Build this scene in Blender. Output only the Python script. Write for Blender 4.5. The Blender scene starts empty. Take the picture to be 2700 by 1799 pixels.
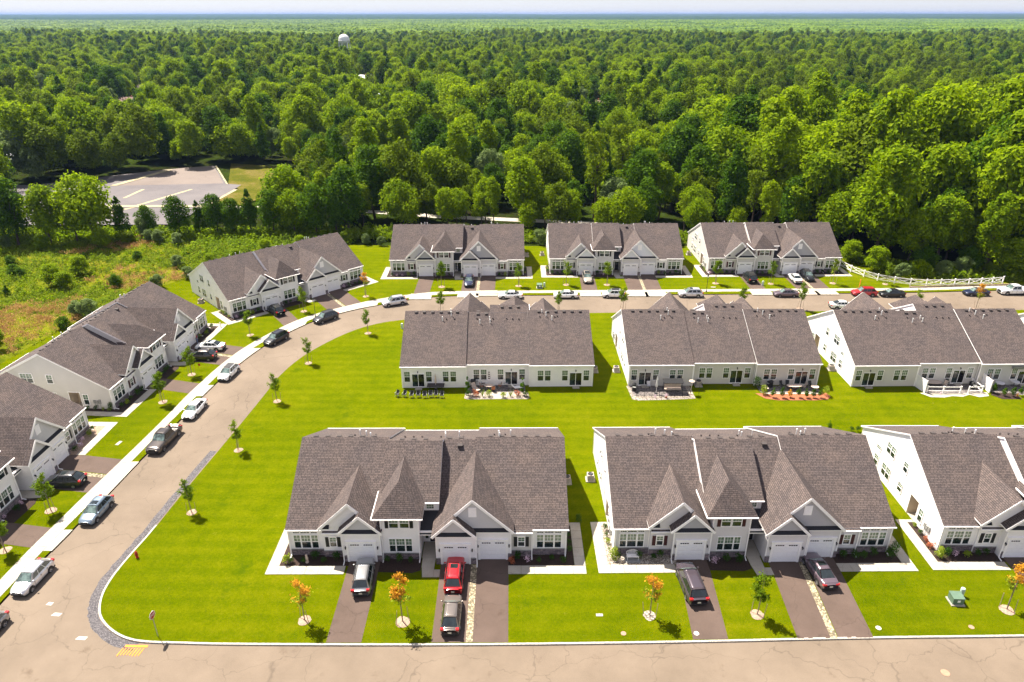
import bpy, bmesh, math, random
import numpy as np
from mathutils import Vector, Matrix
from mathutils.geometry import tessellate_polygon
sc = bpy.context.scene
C = sc.collection
rnd = random.Random(7)
R = math.radians
# ---------------------------------------------------------------- camera, sky, sun, exposure
cam_d = bpy.data.cameras.new("camera"); cam = bpy.data.objects.new("camera", cam_d); C.objects.link(cam)
cam.location = (0, 0, 50); cam.rotation_euler = (R(90 - 25.10), R(0.03), 0)
cam_d.sensor_width = 36; cam_d.lens = 1842 / 2700 * 36
cam_d.clip_start = 0.5; cam_d.clip_end = 60000
sc.camera = cam
SUN_EL, SUN_AZ = 58.0, 45.0      # the sun stands behind and to the left of the houses
sdir = Vector((-math.sin(R(SUN_AZ)) * math.cos(R(SUN_EL)), math.cos(R(SUN_AZ)) * math.cos(R(SUN_EL)), math.sin(R(SUN_EL))))
world = bpy.data.worlds.new("World"); sc.world = world; world.use_nodes = True
wn = world.node_tree; wn.nodes.clear()
sky = wn.nodes.new("ShaderNodeTexSky"); sky.sky_type = 'NISHITA'; sky.sun_disc = False
sky.sun_elevation = R(SUN_EL); sky.sun_rotation = R(-SUN_AZ)
sky.altitude = 50; sky.air_density = .8; sky.dust_density = .35; sky.ozone_density = 3.0
bg = wn.nodes.new("ShaderNodeBackground"); bg.inputs[1].default_value = 0.105
wo = wn.nodes.new("ShaderNodeOutputWorld")
veil = wn.nodes.new("ShaderNodeMix"); veil.data_type = 'RGBA'; veil.inputs[0].default_value = .85; veil.inputs[7].default_value = (2.0, 1.98, 2.2, 1)   # thin even high cloud all over the sky
wn.links.new(sky.outputs[0], veil.inputs[6]); wn.links.new(veil.outputs[2], bg.inputs[0]); wn.links.new(bg.outputs[0], wo.inputs[0])
sun_d = bpy.data.lights.new("sun", 'SUN'); sun = bpy.data.objects.new("sun", sun_d); C.objects.link(sun)
sun_d.energy = 4.4; sun_d.angle = R(0.5); sun_d.color = (1.0, 0.92, 0.80)
sun.rotation_euler = (-sdir).to_track_quat('-Z', 'Y').to_euler(); sun.location = (-200, 200, 400)
sc.view_settings.view_transform = 'Standard'; sc.view_settings.look = 'None'
sc.view_settings.exposure = 1.72; sc.view_settings.gamma = 1.0; sc.view_settings.use_curve_mapping = False
sc.cycles.max_bounces = 6; sc.cycles.diffuse_bounces = 3; sc.cycles.glossy_bounces = 3
sc.cycles.transmission_bounces = 3; sc.cycles.volume_bounces = 0; sc.cycles.transparent_max_bounces = 6
sc.cycles.use_light_tree = False

# ---------------------------------------------------------------- materials
def lin(c): return c
class NT:
    def __init__(s, name):
        s.m = bpy.data.materials.new(name); s.m.use_nodes = True; s.t = s.m.node_tree
        s.b = s.t.nodes['Principled BSDF']
    def n(s, ty, **k):
        x = s.t.nodes.new(ty)
        for a, v in k.items():
            if hasattr(x, a): setattr(x, a, v)
            else: x.inputs[a.replace('_', ' ')].default_value = v
        return x
    def l(s, a, b): s.t.links.new(a, b)
    def obj(s): return s.n('ShaderNodeTexCoord').outputs['Object']
    def pos(s): return s.n('ShaderNodeNewGeometry').outputs['Position']
    def uv(s): return s.n('ShaderNodeTexCoord').outputs['UV']
    def noise(s, vec, scale, detail=3, rough=.55):
        x = s.n('ShaderNodeTexNoise'); x.inputs['Scale'].default_value = scale
        x.inputs['Detail'].default_value = detail; x.inputs['Roughness'].default_value = rough
        s.l(vec, x.inputs['Vector']); return x.outputs['Fac']
    def ramp(s, fac, stops):
        x = s.n('ShaderNodeValToRGB'); e = x.color_ramp.elements
        while len(e) < len(stops): e.new(0.5)
        for i, (p, c) in enumerate(stops):
            e[i].position = p; e[i].color = (*c, 1) if len(c) == 3 else c
        s.l(fac, x.inputs['Fac']); return x.outputs['Color']
    def mix(s, fac, a, b, mode='MIX'):
        x = s.n('ShaderNodeMix', data_type='RGBA', blend_type=mode)
        for sock, v in ((x.inputs['Factor'], fac), (x.inputs[6], a), (x.inputs[7], b)):
            if hasattr(v, 'node'): s.l(v, sock)
            elif isinstance(v, (int, float)): sock.default_value = v
            else: sock.default_value = (*v, 1)
        return x.outputs[2]
    def bump(s, h, strength=.5, dist=.02):
        x = s.n('ShaderNodeBump'); x.inputs['Strength'].default_value = strength
        x.inputs['Distance'].default_value = dist; s.l(h, x.inputs['Height']); s.l(x.outputs[0], s.b.inputs['Normal'])
    def scalev(s, vec, v):
        x = s.n('ShaderNodeMapping'); x.inputs['Scale'].default_value = v; s.l(vec, x.inputs['Vector']); return x.outputs[0]
def plain(name, col, rough=.7, metal=0, nv=.12, ns=3.0, coat=0, spec=.4):
    t = NT(name); t.b.inputs['Roughness'].default_value = rough; t.b.inputs['Metallic'].default_value = metal
    t.b.inputs['Coat Weight'].default_value = coat; t.b.inputs['Coat Roughness'].default_value = .08
    t.b.inputs['Specular IOR Level'].default_value = spec
    f = t.noise(t.obj(), ns, 4)
    a = tuple(c * (1 - nv) for c in col); b = tuple(min(1, c * (1 + nv)) for c in col)
    t.l(t.ramp(f, [(.3, a), (.7, b)]), t.b.inputs['Base Color']); return t.m

def siding(name, col, board=False):
    t = NT(name); t.b.inputs['Roughness'].default_value = .6; t.b.inputs['Specular IOR Level'].default_value = .25
    uv = t.uv(); w = t.n('ShaderNodeTexWave', wave_type='BANDS', bands_direction='X' if board else 'Y', wave_profile='SAW')
    w.inputs['Scale'].default_value = (1 / .35 if board else 1 / .15) / 20 * math.pi * 2 / (math.pi * 2) * 20 / 2 / math.pi * 2 * math.pi / 2
    t.l(uv, w.inputs['Vector'])
    g = t.noise(uv, .7, 4); c0 = t.ramp(g, [(.3, tuple(x * .93 for x in col)), (.7, col)])
    c1 = t.mix(t.ramp(w.outputs['Fac'], [(.0, (.55,) * 3), (.12, (0,) * 3)]), c0, tuple(x * .6 for x in col))
    t.l(c1, t.b.inputs['Base Color']); t.bump(w.outputs['Fac'], .35, .015); return t.m

def shingle():
    t = NT('roof_shingles'); uv = t.uv(); t.b.inputs['Roughness'].default_value = .92; t.b.inputs['Specular IOR Level'].default_value = .15
    br = t.n('ShaderNodeTexBrick'); br.inputs['Scale'].default_value = 1; br.inputs['Brick Width'].default_value = .42
    br.inputs['Row Height'].default_value = .185; br.inputs['Mortar Size'].default_value = .022; br.inputs['Mortar Smooth'].default_value = .3
    br.offset = .37; br.offset_frequency = 2; br.squash = .8; br.squash_frequency = 3
    br.inputs['Color1'].default_value = (.128, .104, .097, 1); br.inputs['Color2'].default_value = (.078, .066, .064, 1)
    br.inputs['Mortar'].default_value = (.026, .021, .022, 1); br.inputs['Bias'].default_value = -.1
    t.l(uv, br.inputs['Vector'])
    n1 = t.noise(uv, .35, 5, .6); n2 = t.noise(t.obj(), 9, 4, .7)
    c = t.mix(.75, br.outputs['Color'], t.ramp(n1, [(.3, (.82, .82, .86)), (.7, (1.15, 1.08, 1.02))]), 'MULTIPLY')
    c = t.mix(.8, c, t.ramp(n2, [(.25, (.86, .86, .87)), (.75, (1.16, 1.15, 1.13))]), 'MULTIPLY')
    t.l(c, t.b.inputs['Base Color'])
    a = t.n('ShaderNodeMath', operation='ADD'); t.l(br.outputs['Fac'], a.inputs[0]); m = t.n('ShaderNodeMath', operation='MULTIPLY'); m.inputs[1].default_value = -.5
    t.l(n2, m.inputs[0]); t.l(m.outputs[0], a.inputs[1]); inv = t.n('ShaderNodeMath', operation='MULTIPLY'); inv.inputs[1].default_value = -1; t.l(a.outputs[0], inv.inputs[0])
    t.bump(inv.outputs[0], .35, .012); return t.m

def stone():
    t = NT('stone_veneer'); uv = t.uv(); t.b.inputs['Roughness'].default_value = .9
    br = t.n('ShaderNodeTexBrick'); br.inputs['Scale'].default_value = 1; br.inputs['Brick Width'].default_value = .42
    br.inputs['Row Height'].default_value = .13; br.inputs['Mortar Size'].default_value = .012
    br.offset = .43; br.squash = .6; br.squash_frequency = 2
    br.inputs['Color1'].default_value = (.26, .22, .24, 1); br.inputs['Color2'].default_value = (.09, .075, .09, 1); br.inputs['Mortar'].default_value = (.03, .028, .03, 1)
    t.l(uv, br.inputs['Vector'])
    c = t.mix(.9, br.outputs['Color'], t.ramp(t.noise(uv, 3.2, 4, .7), [(.25, (.5, .48, .5)), (.5, (1, .95, .95)), (.78, (1.7, 1.45, 1.25))]), 'MULTIPLY')
    t.l(c, t.b.inputs['Base Color']); t.bump(br.outputs['Fac'], -.7, .03); return t.m

def ground_mat(name, stops, scales, bumps=(6, .5, .08), rough=.95):
    t = NT(name); p = t.pos(); t.b.inputs['Roughness'].default_value = rough; t.b.inputs['Specular IOR Level'].default_value = .0
    acc = None
    for sc_, w in scales:
        n = t.noise(p, sc_, 5, .62)
        m = t.n('ShaderNodeMath', operation='MULTIPLY'); m.inputs[1].default_value = w; t.l(n, m.inputs[0])
        if acc is None: acc = m.outputs[0]
        else:
            a = t.n('ShaderNodeMath', operation='ADD'); t.l(acc, a.inputs[0]); t.l(m.outputs[0], a.inputs[1]); acc = a.outputs[0]
    col = t.ramp(acc, stops); t.l(col, t.b.inputs['Base Color']); t.col = col
    t.bump(t.noise(p, bumps[0], 6, .75), bumps[1], bumps[2]); return t

def lawn():
    t = ground_mat('lawn_grass', [(.30, (.036, .064, .0005)), (.43, (.074, .102, .0006)), (.53, (.112, .133, .0008)), (.68, (.20, .175, .008))],
                   [(.07, .27), (.6, .20), (3.2, .23), (9, .30)], (9, 1.0, .16))
    p = t.pos(); s = t.n('ShaderNodeTexWave', wave_type='BANDS', bands_direction='Y'); s.inputs['Scale'].default_value = .16
    s.inputs['Distortion'].default_value = 1.5; s.inputs['Detail Scale'].default_value = .4; t.l(p, s.inputs['Vector'])
    c = t.mix(.30, t.col, t.ramp(s.outputs['Fac'], [(.2, (.72, .86, .7)), (.8, (1.15, 1.08, 1.1))]), 'MULTIPLY')
    # lush dark green patches, clover and worn spots
    d = t.ramp(t.noise(p, .16, 6, .7), [(.60, (0,) * 3), (.74, (.8,) * 3)])
    c = t.mix(d, c, (.036, .078, .002))
    w = t.ramp(t.noise(p, .9, 6, .8), [(.63, (0,) * 3), (.74, (1,) * 3)])
    c = t.mix(w, c, (.22, .195, .03)); t.l(c, t.b.inputs['Base Color']); return t.m

def asphalt(name, a, b, big=.12):
    t = NT(name); p = t.pos(); t.b.inputs['Roughness'].default_value = .88; t.b.inputs['Specular IOR Level'].default_value = .25
    n1 = t.noise(p, big, 7, .66); n2 = t.noise(p, 16, 3, .8)
    c = t.ramp(n1, [(.32, a), (.68, b)])
    c = t.mix(.7, c, t.ramp(n2, [(.3, (.78,) * 3), (.7, (1.2,) * 3)]), 'MULTIPLY')
    # long seams, cracks and tracked-in soil
    v = t.n('ShaderNodeTexVoronoi', feature='DISTANCE_TO_EDGE'); v.inputs['Scale'].default_value = .16
    nd = t.n('ShaderNodeTexNoise'); nd.inputs['Scale'].default_value = .9; t.l(p, nd.inputs['Vector'])
    vm = t.n('ShaderNodeVectorMath', operation='MULTIPLY_ADD'); vm.inputs[1].default_value = (1.6, 1.6, 0); t.l(nd.outputs['Color'], vm.inputs[0]); t.l(p, vm.inputs[2]); t.l(vm.outputs[0], v.inputs['Vector'])
    cr = t.ramp(v.outputs['Distance'], [(.0, (.45,) * 3), (.006, (0,) * 3)])
    c = t.mix(cr, c, tuple(x * .45 for x in a))
    s = t.ramp(t.noise(p, .33, 7, .75), [(.60, (0,) * 3), (.75, (.7,) * 3)])
    c = t.mix(s, c, (a[0] * .62, a[1] * .55, a[2] * .48)); t.l(c, t.b.inputs['Base Color'])
    t.bump(n2, .5, .02); return t.m

def leaf_mat(name, dark, light, trans=.35, patch=.5, objrand=.55, far=0.0):
    t = NT(name); t.b.inputs['Roughness'].default_value = .65; t.b.inputs['Specular IOR Level'].default_value = .07
    oi = t.n('ShaderNodeObjectInfo'); n = t.noise(t.obj(), patch, 3, .6); g = t.n('ShaderNodeNewGeometry')
    def mul(a, k):
        m = t.n('ShaderNodeMath', operation='MULTIPLY'); t.l(a, m.inputs[0]); m.inputs[1].default_value = k; return m.outputs[0]
    def add(a, b):
        m = t.n('ShaderNodeMath', operation='ADD'); t.l(a, m.inputs[0]); t.l(b, m.inputs[1]); return m.outputs[0]
    f = add(mul(oi.outputs['Random'], objrand), add(mul(n, .35), mul(g.outputs['Random Per Island'], .75 - objrand if objrand < .7 else .1)))
    c = t.ramp(f, [(.15, dark), (.55, tuple((a + b) / 2 for a, b in zip(dark, light))), (.9, light)])
    t.l(c, t.b.inputs['Base Color'])
    tr = t.n('ShaderNodeBsdfTranslucent'); t.l(c, tr.inputs['Color']); ms = t.n('ShaderNodeMixShader'); ms.inputs[0].default_value = trans
    o = t.t.nodes['Material Output']; t.l(t.b.outputs[0], ms.inputs[1]); t.l(tr.outputs[0], ms.inputs[2]); t.l(ms.outputs[0], o.inputs['Surface'])
    return t.m

def glass(name, col, rough=.06, nv=.35, ns=1.3):
    t = NT(name); t.b.inputs['Roughness'].default_value = rough; t.b.inputs['Specular IOR Level'].default_value = .8
    f = t.noise(t.obj(), ns, 2)
    t.l(t.ramp(f, [(.35, tuple(c * (1 - nv) for c in col)), (.65, tuple(c * (1 + nv) for c in col))]), t.b.inputs['Base Color']); return t.m

def gravel(name, a, b, scale=9):
    t = NT(name); p = t.pos(); t.b.inputs['Roughness'].default_value = .9
    v = t.n('ShaderNodeTexVoronoi'); v.inputs['Scale'].default_value = scale; t.l(p, v.inputs['Vector'])
    s = t.n('ShaderNodeSeparateColor'); t.l(v.outputs['Color'], s.inputs[0])
    c = t.ramp(s.outputs[0], [(.1, a), (.9, b)]); c = t.mix(t.ramp(v.outputs['Distance'], [(.35, (0,) * 3), (.75, (.75,) * 3)]), c, tuple(x * .25 for x in a))
    t.l(c, t.b.inputs['Base Color']); t.bump(v.outputs['Distance'], -.8, .05); return t.m

M = {}
M['white'] = siding('siding_white', (.87, .84, .84)); M['lightgrey'] = siding('siding_light_grey', (.66, .63, .64))
M['greige'] = siding('siding_greige', (.60, .57, .54)); M['gablegrey'] = siding('gable_grey', (.43, .42, .45)); M['gablebeige'] = siding('gable_beige', (.56, .55, .57))
M['gablewhite'] = siding('gable_white', (.76, .77, .82), True)
M['trim'] = plain('white_trim', (.89, .86, .85), .45, nv=.04); M['door'] = plain('garage_door_white', (.84, .82, .84), .4, nv=.03)
M['shingle'] = shingle(); M['stone'] = stone()
M['gutter'] = M['trim']; M['black'] = plain('black_paint', (.012, .012, .014), .5); M['maroon'] = plain('maroon_paint', (.055, .010, .014), .5)
M['roofshade'] = plain('roof_shade_black', (.010, .010, .014), .7, nv=.1)  # near-black colour stands in for shade on the pent strips and porch roof
M['tan'] = siding('alcove_tan', (.55, .45, .34)); M['pane_top'] = glass('window_pane_with_blind', (.115, .165, .115), .12, .5); M['pane_low'] = glass('window_pane_dark', (.018, .030, .030), .05, .6)
M['pane_dark'] = glass('small_pane_dark', (.01, .01, .012), .1); M['vent'] = plain('vent_brown', (.05, .04, .038), .8); M['pipe'] = plain('pipe_white', (.75, .74, .72), .5)
M['metal_grey'] = plain('metal_grey', (.28, .28, .27), .5, .3); M['lawn'] = lawn()
M['road'] = asphalt('road_asphalt', (.138, .106, .078), (.192, .149, .111)); M['drive'] = asphalt('driveway_asphalt', (.078, .054, .043), (.106, .074, .060), .3)
M['concrete'] = asphalt('sidewalk_concrete', (.34, .305, .25), (.42, .38, .32), .5); M['curb'] = plain('curb_stone', (.42, .39, .34), .8, nv=.2, ns=2)
M['patch'] = gravel('road_patch_gravel', (.06, .055, .062), (.16, .145, .15), 12); M['mulch'] = plain('mulch', (.030, .016, .011), .95, nv=.5, ns=9)
M['redmulch'] = plain('red_mulch', (.30, .10, .045), .95, nv=.4, ns=9); M['mulchlight'] = plain('mulch_dry', (.30, .21, .15), .95, nv=.4, ns=9)
M['pebble'] = gravel('pale_pebbles', (.20, .15, .11), (.50, .45, .38), 9); M['river'] = gravel('river_stone', (.18, .15, .09), (.50, .42, .28), 6)
M['paver'] = gravel('patio_pavers', (.14, .12, .115), (.23, .20, .185), 4)
M['trunk'] = plain('bark', (.075, .052, .038), .9, nv=.3, ns=5); M['trunkpale'] = plain('bark_pale', (.22, .17, .13), .9, nv=.3)
M['leafA'] = leaf_mat('leaves_bright', (.085, .165, .0006), (.31, .41, .0015), .52, objrand=.25); M['leafB'] = leaf_mat('leaves_dark', (.018, .062, .001), (.110, .205, .002), .44, objrand=.25)
M['leafC'] = leaf_mat('leaves_olive', (.060, .105, .002), (.20, .27, .004), .5, objrand=.25); M['leafD'] = leaf_mat('leaves_silver', (.075, .125, .028), (.24, .31, .10), .4, objrand=.2)
M['leafF'] = leaf_mat('forest_leaves', (.012, .046, .003), (.155, .225, .010), objrand=.62)
M['leafY'] = leaf_mat('young_leaves', (.075, .150, .003), (.24, .33, .012), .5, objrand=.3, patch=2); M['leafO'] = leaf_mat('orange_leaves', (.42, .17, .01), (.72, .40, .04), objrand=.2, patch=2)
M['leafR'] = leaf_mat('red_leaves', (.28, .07, .03), (.55, .20, .10), objrand=.2, patch=2); M['leafS'] = leaf_mat('garden_leaves', (.015, .050, .006), (.07, .14, .015), objrand=.4, patch=2)
M['leafL'] = leaf_mat('lime_leaves', (.13, .20, .008), (.32, .39, .03), objrand=.3, patch=2); M['petal'] = plain('petals', (.65, .45, .55), .7, nv=.5, ns=4)
M['tyre'] = plain('tyre_rubber', (.012, .012, .013), .85); M['rim'] = plain('wheel_rim', (.5, .5, .52), .3, .8); M['lampred'] = plain('tail_lamp', (.42, .012, .015), .2, coat=.5); M['lampclear'] = plain('head_lamp', (.6, .62, .65), .12, coat=.6)
M['carglass'] = glass('car_glass', (.012, .018, .020), .03); M['screenglass'] = glass('windscreen_glass', (.10, .14, .13), .03, .6, 2.0); M['plastic'] = plain('black_plastic', (.015, .015, .016), .6); M['plate'] = plain('plate', (.6, .58, .45), .5)
M['wood'] = plain('stained_wood', (.30, .10, .035), .6); M['cushion'] = plain('cushion_tan', (.50, .40, .33), .8); M['stake'] = plain('stake_wood', (.32, .24, .17), .9)
M['red'] = plain('hydrant_red', (.35, .012, .012), .4); M['green'] = plain('utility_green', (.10, .16, .11), .5); M['palegreen'] = plain('utility_pale_green', (.42, .52, .46), .5)
M['grill'] = plain('grill_black', (.015, .015, .016), .35); M['orangepaint'] = plain('orange_paint', (.75, .22, .02), .8); M['ironlid'] = plain('iron_lid', (.35, .2, .13), .8); M['rivetlid'] = plain('concrete_lid', (.5, .47, .42), .8)
M['skin'] = plain('skin', (.45, .27, .2), .6); M['cloth_red'] = plain('cloth_red', (.28, .02, .04), .8); M['cloth_blue'] = plain('cloth_blue', (.15, .2, .32), .8); M['hair'] = plain('hair_grey', (.5, .48, .46), .8)
CARC = {'silver': (.62, .62, .66), 'white': (.82, .82, .82), 'bluegrey': (.20, .26, .33), 'charcoal': (.035, .035, .038), 'black': (.008, .008, .010), 'mauve': (.135, .098, .120),
        'plum': (.075, .058, .072), 'red': (.45, .012, .02), 'blue': (.012, .018, .055), 'beige': (.48, .42, .36), 'taupe': (.17, .145, .13), 'greysilver': (.30, .30, .31), 'brown': (.05, .040, .034)}
for k, c in CARC.items():
    M['car_' + k] = plain('car_paint_' + k, c, .28 if k != 'white' else .32, .45 if k not in ('white', 'black', 'red', 'blue') else .1, nv=.03, coat=.9)

# ---------------------------------------------------------------- mesh builder
class MB:
    def __init__(s): s.v, s.f, s.m, s.uv, s.mats, s.sm = [], [], [], [], [], []
    def mi(s, m):
        if m not in s.mats: s.mats.append(m)
        return s.mats.index(m)
    def poly(s, pts, m, smooth=False, flip=False):
        pts = [Vector(p) for p in pts]
        if flip: pts = pts[::-1]
        n = Vector((0, 0, 0))
        for i in range(len(pts)):
            a, b = pts[i], pts[(i + 1) % len(pts)]; n += a.cross(b)
        if n.length < 1e-12: return
        n.normalize(); up = Vector((0, 0, 1))
        u = up.cross(n); u = Vector((1, 0, 0)) if u.length < .05 else u.normalized(); v = n.cross(u)
        i0 = len(s.v); s.v += [tuple(p) for p in pts]; s.f.append(tuple(range(i0, i0 + len(pts)))); s.m.append(s.mi(m)); s.sm.append(smooth)
        s.uv += [(p.dot(u), p.dot(v)) for p in pts]
    def box(s, x0, y0, z0, x1, y1, z1, m, skip=''):
        if x0 > x1: x0, x1 = x1, x0
        if y0 > y1: y0, y1 = y1, y0
        if z0 > z1: z0, z1 = z1, z0
        P = lambda a, b, c: (a, b, c)
        F = {'-z': [P(x0, y0, z0), P(x0, y1, z0), P(x1, y1, z0), P(x1, y0, z0)], '+z': [P(x0, y0, z1), P(x1, y0, z1), P(x1, y1, z1), P(x0, y1, z1)],
             '-y': [P(x0, y0, z0), P(x1, y0, z0), P(x1, y0, z1), P(x0, y0, z1)], '+y': [P(x1, y1, z0), P(x0, y1, z0), P(x0, y1, z1), P(x1, y1, z1)],
             '-x': [P(x0, y1, z0), P(x0, y0, z0), P(x0, y0, z1), P(x0, y1, z1)], '+x': [P(x1, y0, z0), P(x1, y1, z0), P(x1, y1, z1), P(x1, y0, z1)]}
        for k, f in F.items():
            if k not in skip.split(): s.poly(f, m)
    def slab(s, pts, t, m, me=None, bottom=True):
        """top polygon (counter-clockwise from above) with thickness t straight down"""
        me = me or m; pts = [Vector(p) for p in pts]; low = [p - Vector((0, 0, t)) for p in pts]
        s.poly(pts, m); n = len(pts)
        if bottom: s.poly(low[::-1], me)
        for i in range(n):
            j = (i + 1) % n; s.poly([low[i], low[j], pts[j], pts[i]], me)
    def bar(s, a, b, w, h, m):
        a, b = Vector(a), Vector(b); d = (b - a)
        if d.length < 1e-6: return
        d.normalize(); up = Vector((0, 0, 1)) if abs(d.z) < .95 else Vector((0, 1, 0)); r = d.cross(up).normalized(); q = r.cross(d)
        c = [a + r * sx * w / 2 + q * sy * h / 2 for sx, sy in ((-1, -1), (1, -1), (1, 1), (-1, 1))]; e = [p + (b - a) for p in c]
        s.poly(c, m); s.poly(e[::-1], m)
        for i in range(4): s.poly([c[i], e[i], e[(i + 1) % 4], c[(i + 1) % 4]], m)
    def tube(s, a, b, r0, r1, m, n=8, cap=True, smooth=True):
        a, b = Vector(a), Vector(b); d = (b - a).normalized(); up = Vector((0, 0, 1)) if abs(d.z) < .95 else Vector((1, 0, 0)); r = d.cross(up).normalized(); q = d.cross(r)
        ca = [a + (r * math.cos(t) + q * math.sin(t)) * r0 for t in [2 * math.pi * i / n for i in range(n)]]
        cb = [b + (r * math.cos(t) + q * math.sin(t)) * r1 for t in [2 * math.pi * i / n for i in range(n)]]
        for i in range(n): s.poly([ca[i], ca[(i + 1) % n], cb[(i + 1) % n], cb[i]], m, smooth)
        if cap: s.poly(ca[::-1], m); s.poly(cb, m)
    def lathe(s, prof, m, n=12, c=(0, 0, 0)):
        c = Vector(c)
        for k in range(len(prof) - 1):
            (r0, z0), (r1, z1) = prof[k], prof[k + 1]
            for i in range(n):
                t0, t1 = 2 * math.pi * i / n, 2 * math.pi * (i + 1) / n
                A = c + Vector((r0 * math.cos(t0), r0 * math.sin(t0), z0)); B = c + Vector((r0 * math.cos(t1), r0 * math.sin(t1), z0))
                D = c + Vector((r1 * math.cos(t0), r1 * math.sin(t0), z1)); E = c + Vector((r1 * math.cos(t1), r1 * math.sin(t1), z1))
                if r0 < 1e-5: s.poly([A, E, D], m, True)
                elif r1 < 1e-5: s.poly([A, B, D], m, True)
                else: s.poly([A, B, E, D], m, True)
    def grid(s, G, m, smooth=True):
        for i in range(len(G) - 1):
            for j in range(len(G[0]) - 1): s.poly([G[i][j], G[i + 1][j], G[i + 1][j + 1], G[i][j + 1]], m, smooth)
    def xform(s, M4):
        s.v = [tuple(M4 @ Vector(p)) for p in s.v]; return s
    def mesh(s, name, weld=False):
        me = bpy.data.meshes.new(name); me.from_pydata(s.v, [], s.f)
        for m in s.mats: me.materials.append(M[m] if isinstance(m, str) else m)
        me.polygons.foreach_set('material_index', s.m); me.polygons.foreach_set('use_smooth', s.sm)
        ul = me.uv_layers.new(name='UVMap'); ul.data.foreach_set('uv', [c for p in s.uv for c in p])
        if weld:
            bm = bmesh.new(); bm.from_mesh(me); bmesh.ops.remove_doubles(bm, verts=bm.verts, dist=.0008); bm.to_mesh(me); bm.free()
        me.update(); return me
    def ob(s, name, parent=None, weld=False): return link(name, s.mesh(name, weld), parent)
def link(name, data, parent=None):
    o = bpy.data.objects.new(name, data); C.objects.link(o)
    if parent: o.parent = parent
    return o
def tag(o, label, cat, group=None):
    o['label'] = label; o['category'] = cat
    if group: o['group'] = group
    return o
def empty(name, loc=(0, 0, 0), rz=0):
    o = link(name, None); o.location = loc; o.rotation_euler = (0, 0, rz); o.empty_display_size = .3; return o
def struct(o): o['kind'] = 'structure'; return o
def copy_tree(o, parent=None, keep=None):
    c = o.copy(); C.objects.link(c); c.parent = parent
    for ch in kids.get(o.name, ()):
        if keep is None or keep(ch): copy_tree(ch, c, keep)
    return c
kids = {}
def index_kids(root):
    """children lists of a prototype, read once"""
    allk = {}
    for o in bpy.data.objects:
        if o.parent: allk.setdefault(o.parent.name, []).append(o)
    kids.clear(); kids.update(allk)
def flat(name, pts, z, m, parent=None):
    tri = tessellate_polygon([[Vector((x, y, 0)) for x, y in pts]]); b = MB(); P = [(x, y, z) for x, y in pts]
    i0 = len(b.v); b.v = P[:]; b.mats = [m]
    for t in tri:
        a, c_, d = [Vector(P[i]) for i in t]
        if (c_ - a).cross(d - a).z < 0: t = t[::-1]
        b.f.append(tuple(t)); b.m.append(0); b.sm.append(False); b.uv += [P[i][:2] for i in t]
    return b.ob(name, parent)
def resample(P, step):
    P = [Vector(p) for p in P]; out = [P[0].copy()]; d = 0; need = step
    for a, b in zip(P, P[1:]):
        L = (b - a).length; t = 0
        while d + (L - t) >= need:
            t += need - d; out.append(a.lerp(b, t / L)); d = 0; need = step
        d += L - t
    return out
def smooth_path(P, k=2):
    for _ in range(k):
        Q = [P[0]]
        for a, b in zip(P, P[1:]): Q += [(a[0] * .75 + b[0] * .25, a[1] * .75 + b[1] * .25), (a[0] * .25 + b[0] * .75, a[1] * .25 + b[1] * .75)]
        P = Q + [P[-1]]
    return P
def offset(P, d):
    out = []
    for i, p in enumerate(P):
        a = Vector(P[max(i - 1, 0)]); b = Vector(P[min(i + 1, len(P) - 1)]); t = (b - a).normalized()
        out.append((p[0] - t.y * d, p[1] + t.x * d))
    return out
# ---------------------------------------------------------------- the ground, the roads and the paths
INNER = smooth_path([(145, 121.0), (95, 120.4), (55, 119.8), (18.5, 119.2), (14.5, 119.0), (-4, 118.5), (-12, 117.6), (-19.6, 116.0), (-23.6, 114.6), (-27.4, 111.75), (-30.7, 107.3), (-33.9, 101.3),
    (-35.6, 94.9), (-35.9, 90), (-36.4, 83.4), (-37.1, 75.6), (-38.1, 65.2), (-38.5, 59), (-39.0, 55.4), (-39.25, 52.9), (-39.2, 51.0), (-38.9, 49.5), (-38.4, 48.3), (-37.8, 47.3), (-36.7, 46.27),
    (-35.3, 45.34), (-33.8, 44.7), (-32.2, 44.43), (-29, 44.33), (-25, 44.19), (-5, 44.1), (14.6, 44.4), (31.5, 44.9), (45.4, 45.05), (145, 46.9)])
OUTER = smooth_path([(-48.9, -60), (-48.1, 44), (-47.9, 50.4), (-47.4, 55.5), (-47.0, 59.5), (-46.4, 66), (-46.0, 72), (-45.6, 75.5), (-45.1, 81.3), (-44.7, 89), (-44.0, 93.5), (-43.0, 98.7), (-41.5, 104.4),
    (-38.9, 110.3), (-36.0, 115.0), (-31.9, 118.9), (-27.5, 121.9), (-24.3, 123.3), (-20.0, 125.6), (-16.2, 127.0), (-9.8, 127.9), (6.5, 128.0), (21, 128.1), (56, 128.8), (76, 129.1), (96, 130.5), (145, 132.5)])
VERGE = smooth_path([(-49.4, 10), (-48.9, 44), (-48.45, 50), (-48.3, 56), (-48.0, 59.5), (-47.4, 66), (-46.95, 72), (-46.2, 82), (-45.6, 88), (-45.3, 91.5), (-44.8, 95.6), (-43.1, 104), (-39.4, 111.6), (-35.9, 116.6),
    (-31.9, 120.1), (-27.2, 123.2), (-23.7, 125), (-19.4, 126.9), (-16.3, 127.95), (-10.5, 128.8), (17, 129.35), (56, 130.1), (80.4, 130.2), (96.8, 131.8), (145, 134.0)])
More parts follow.
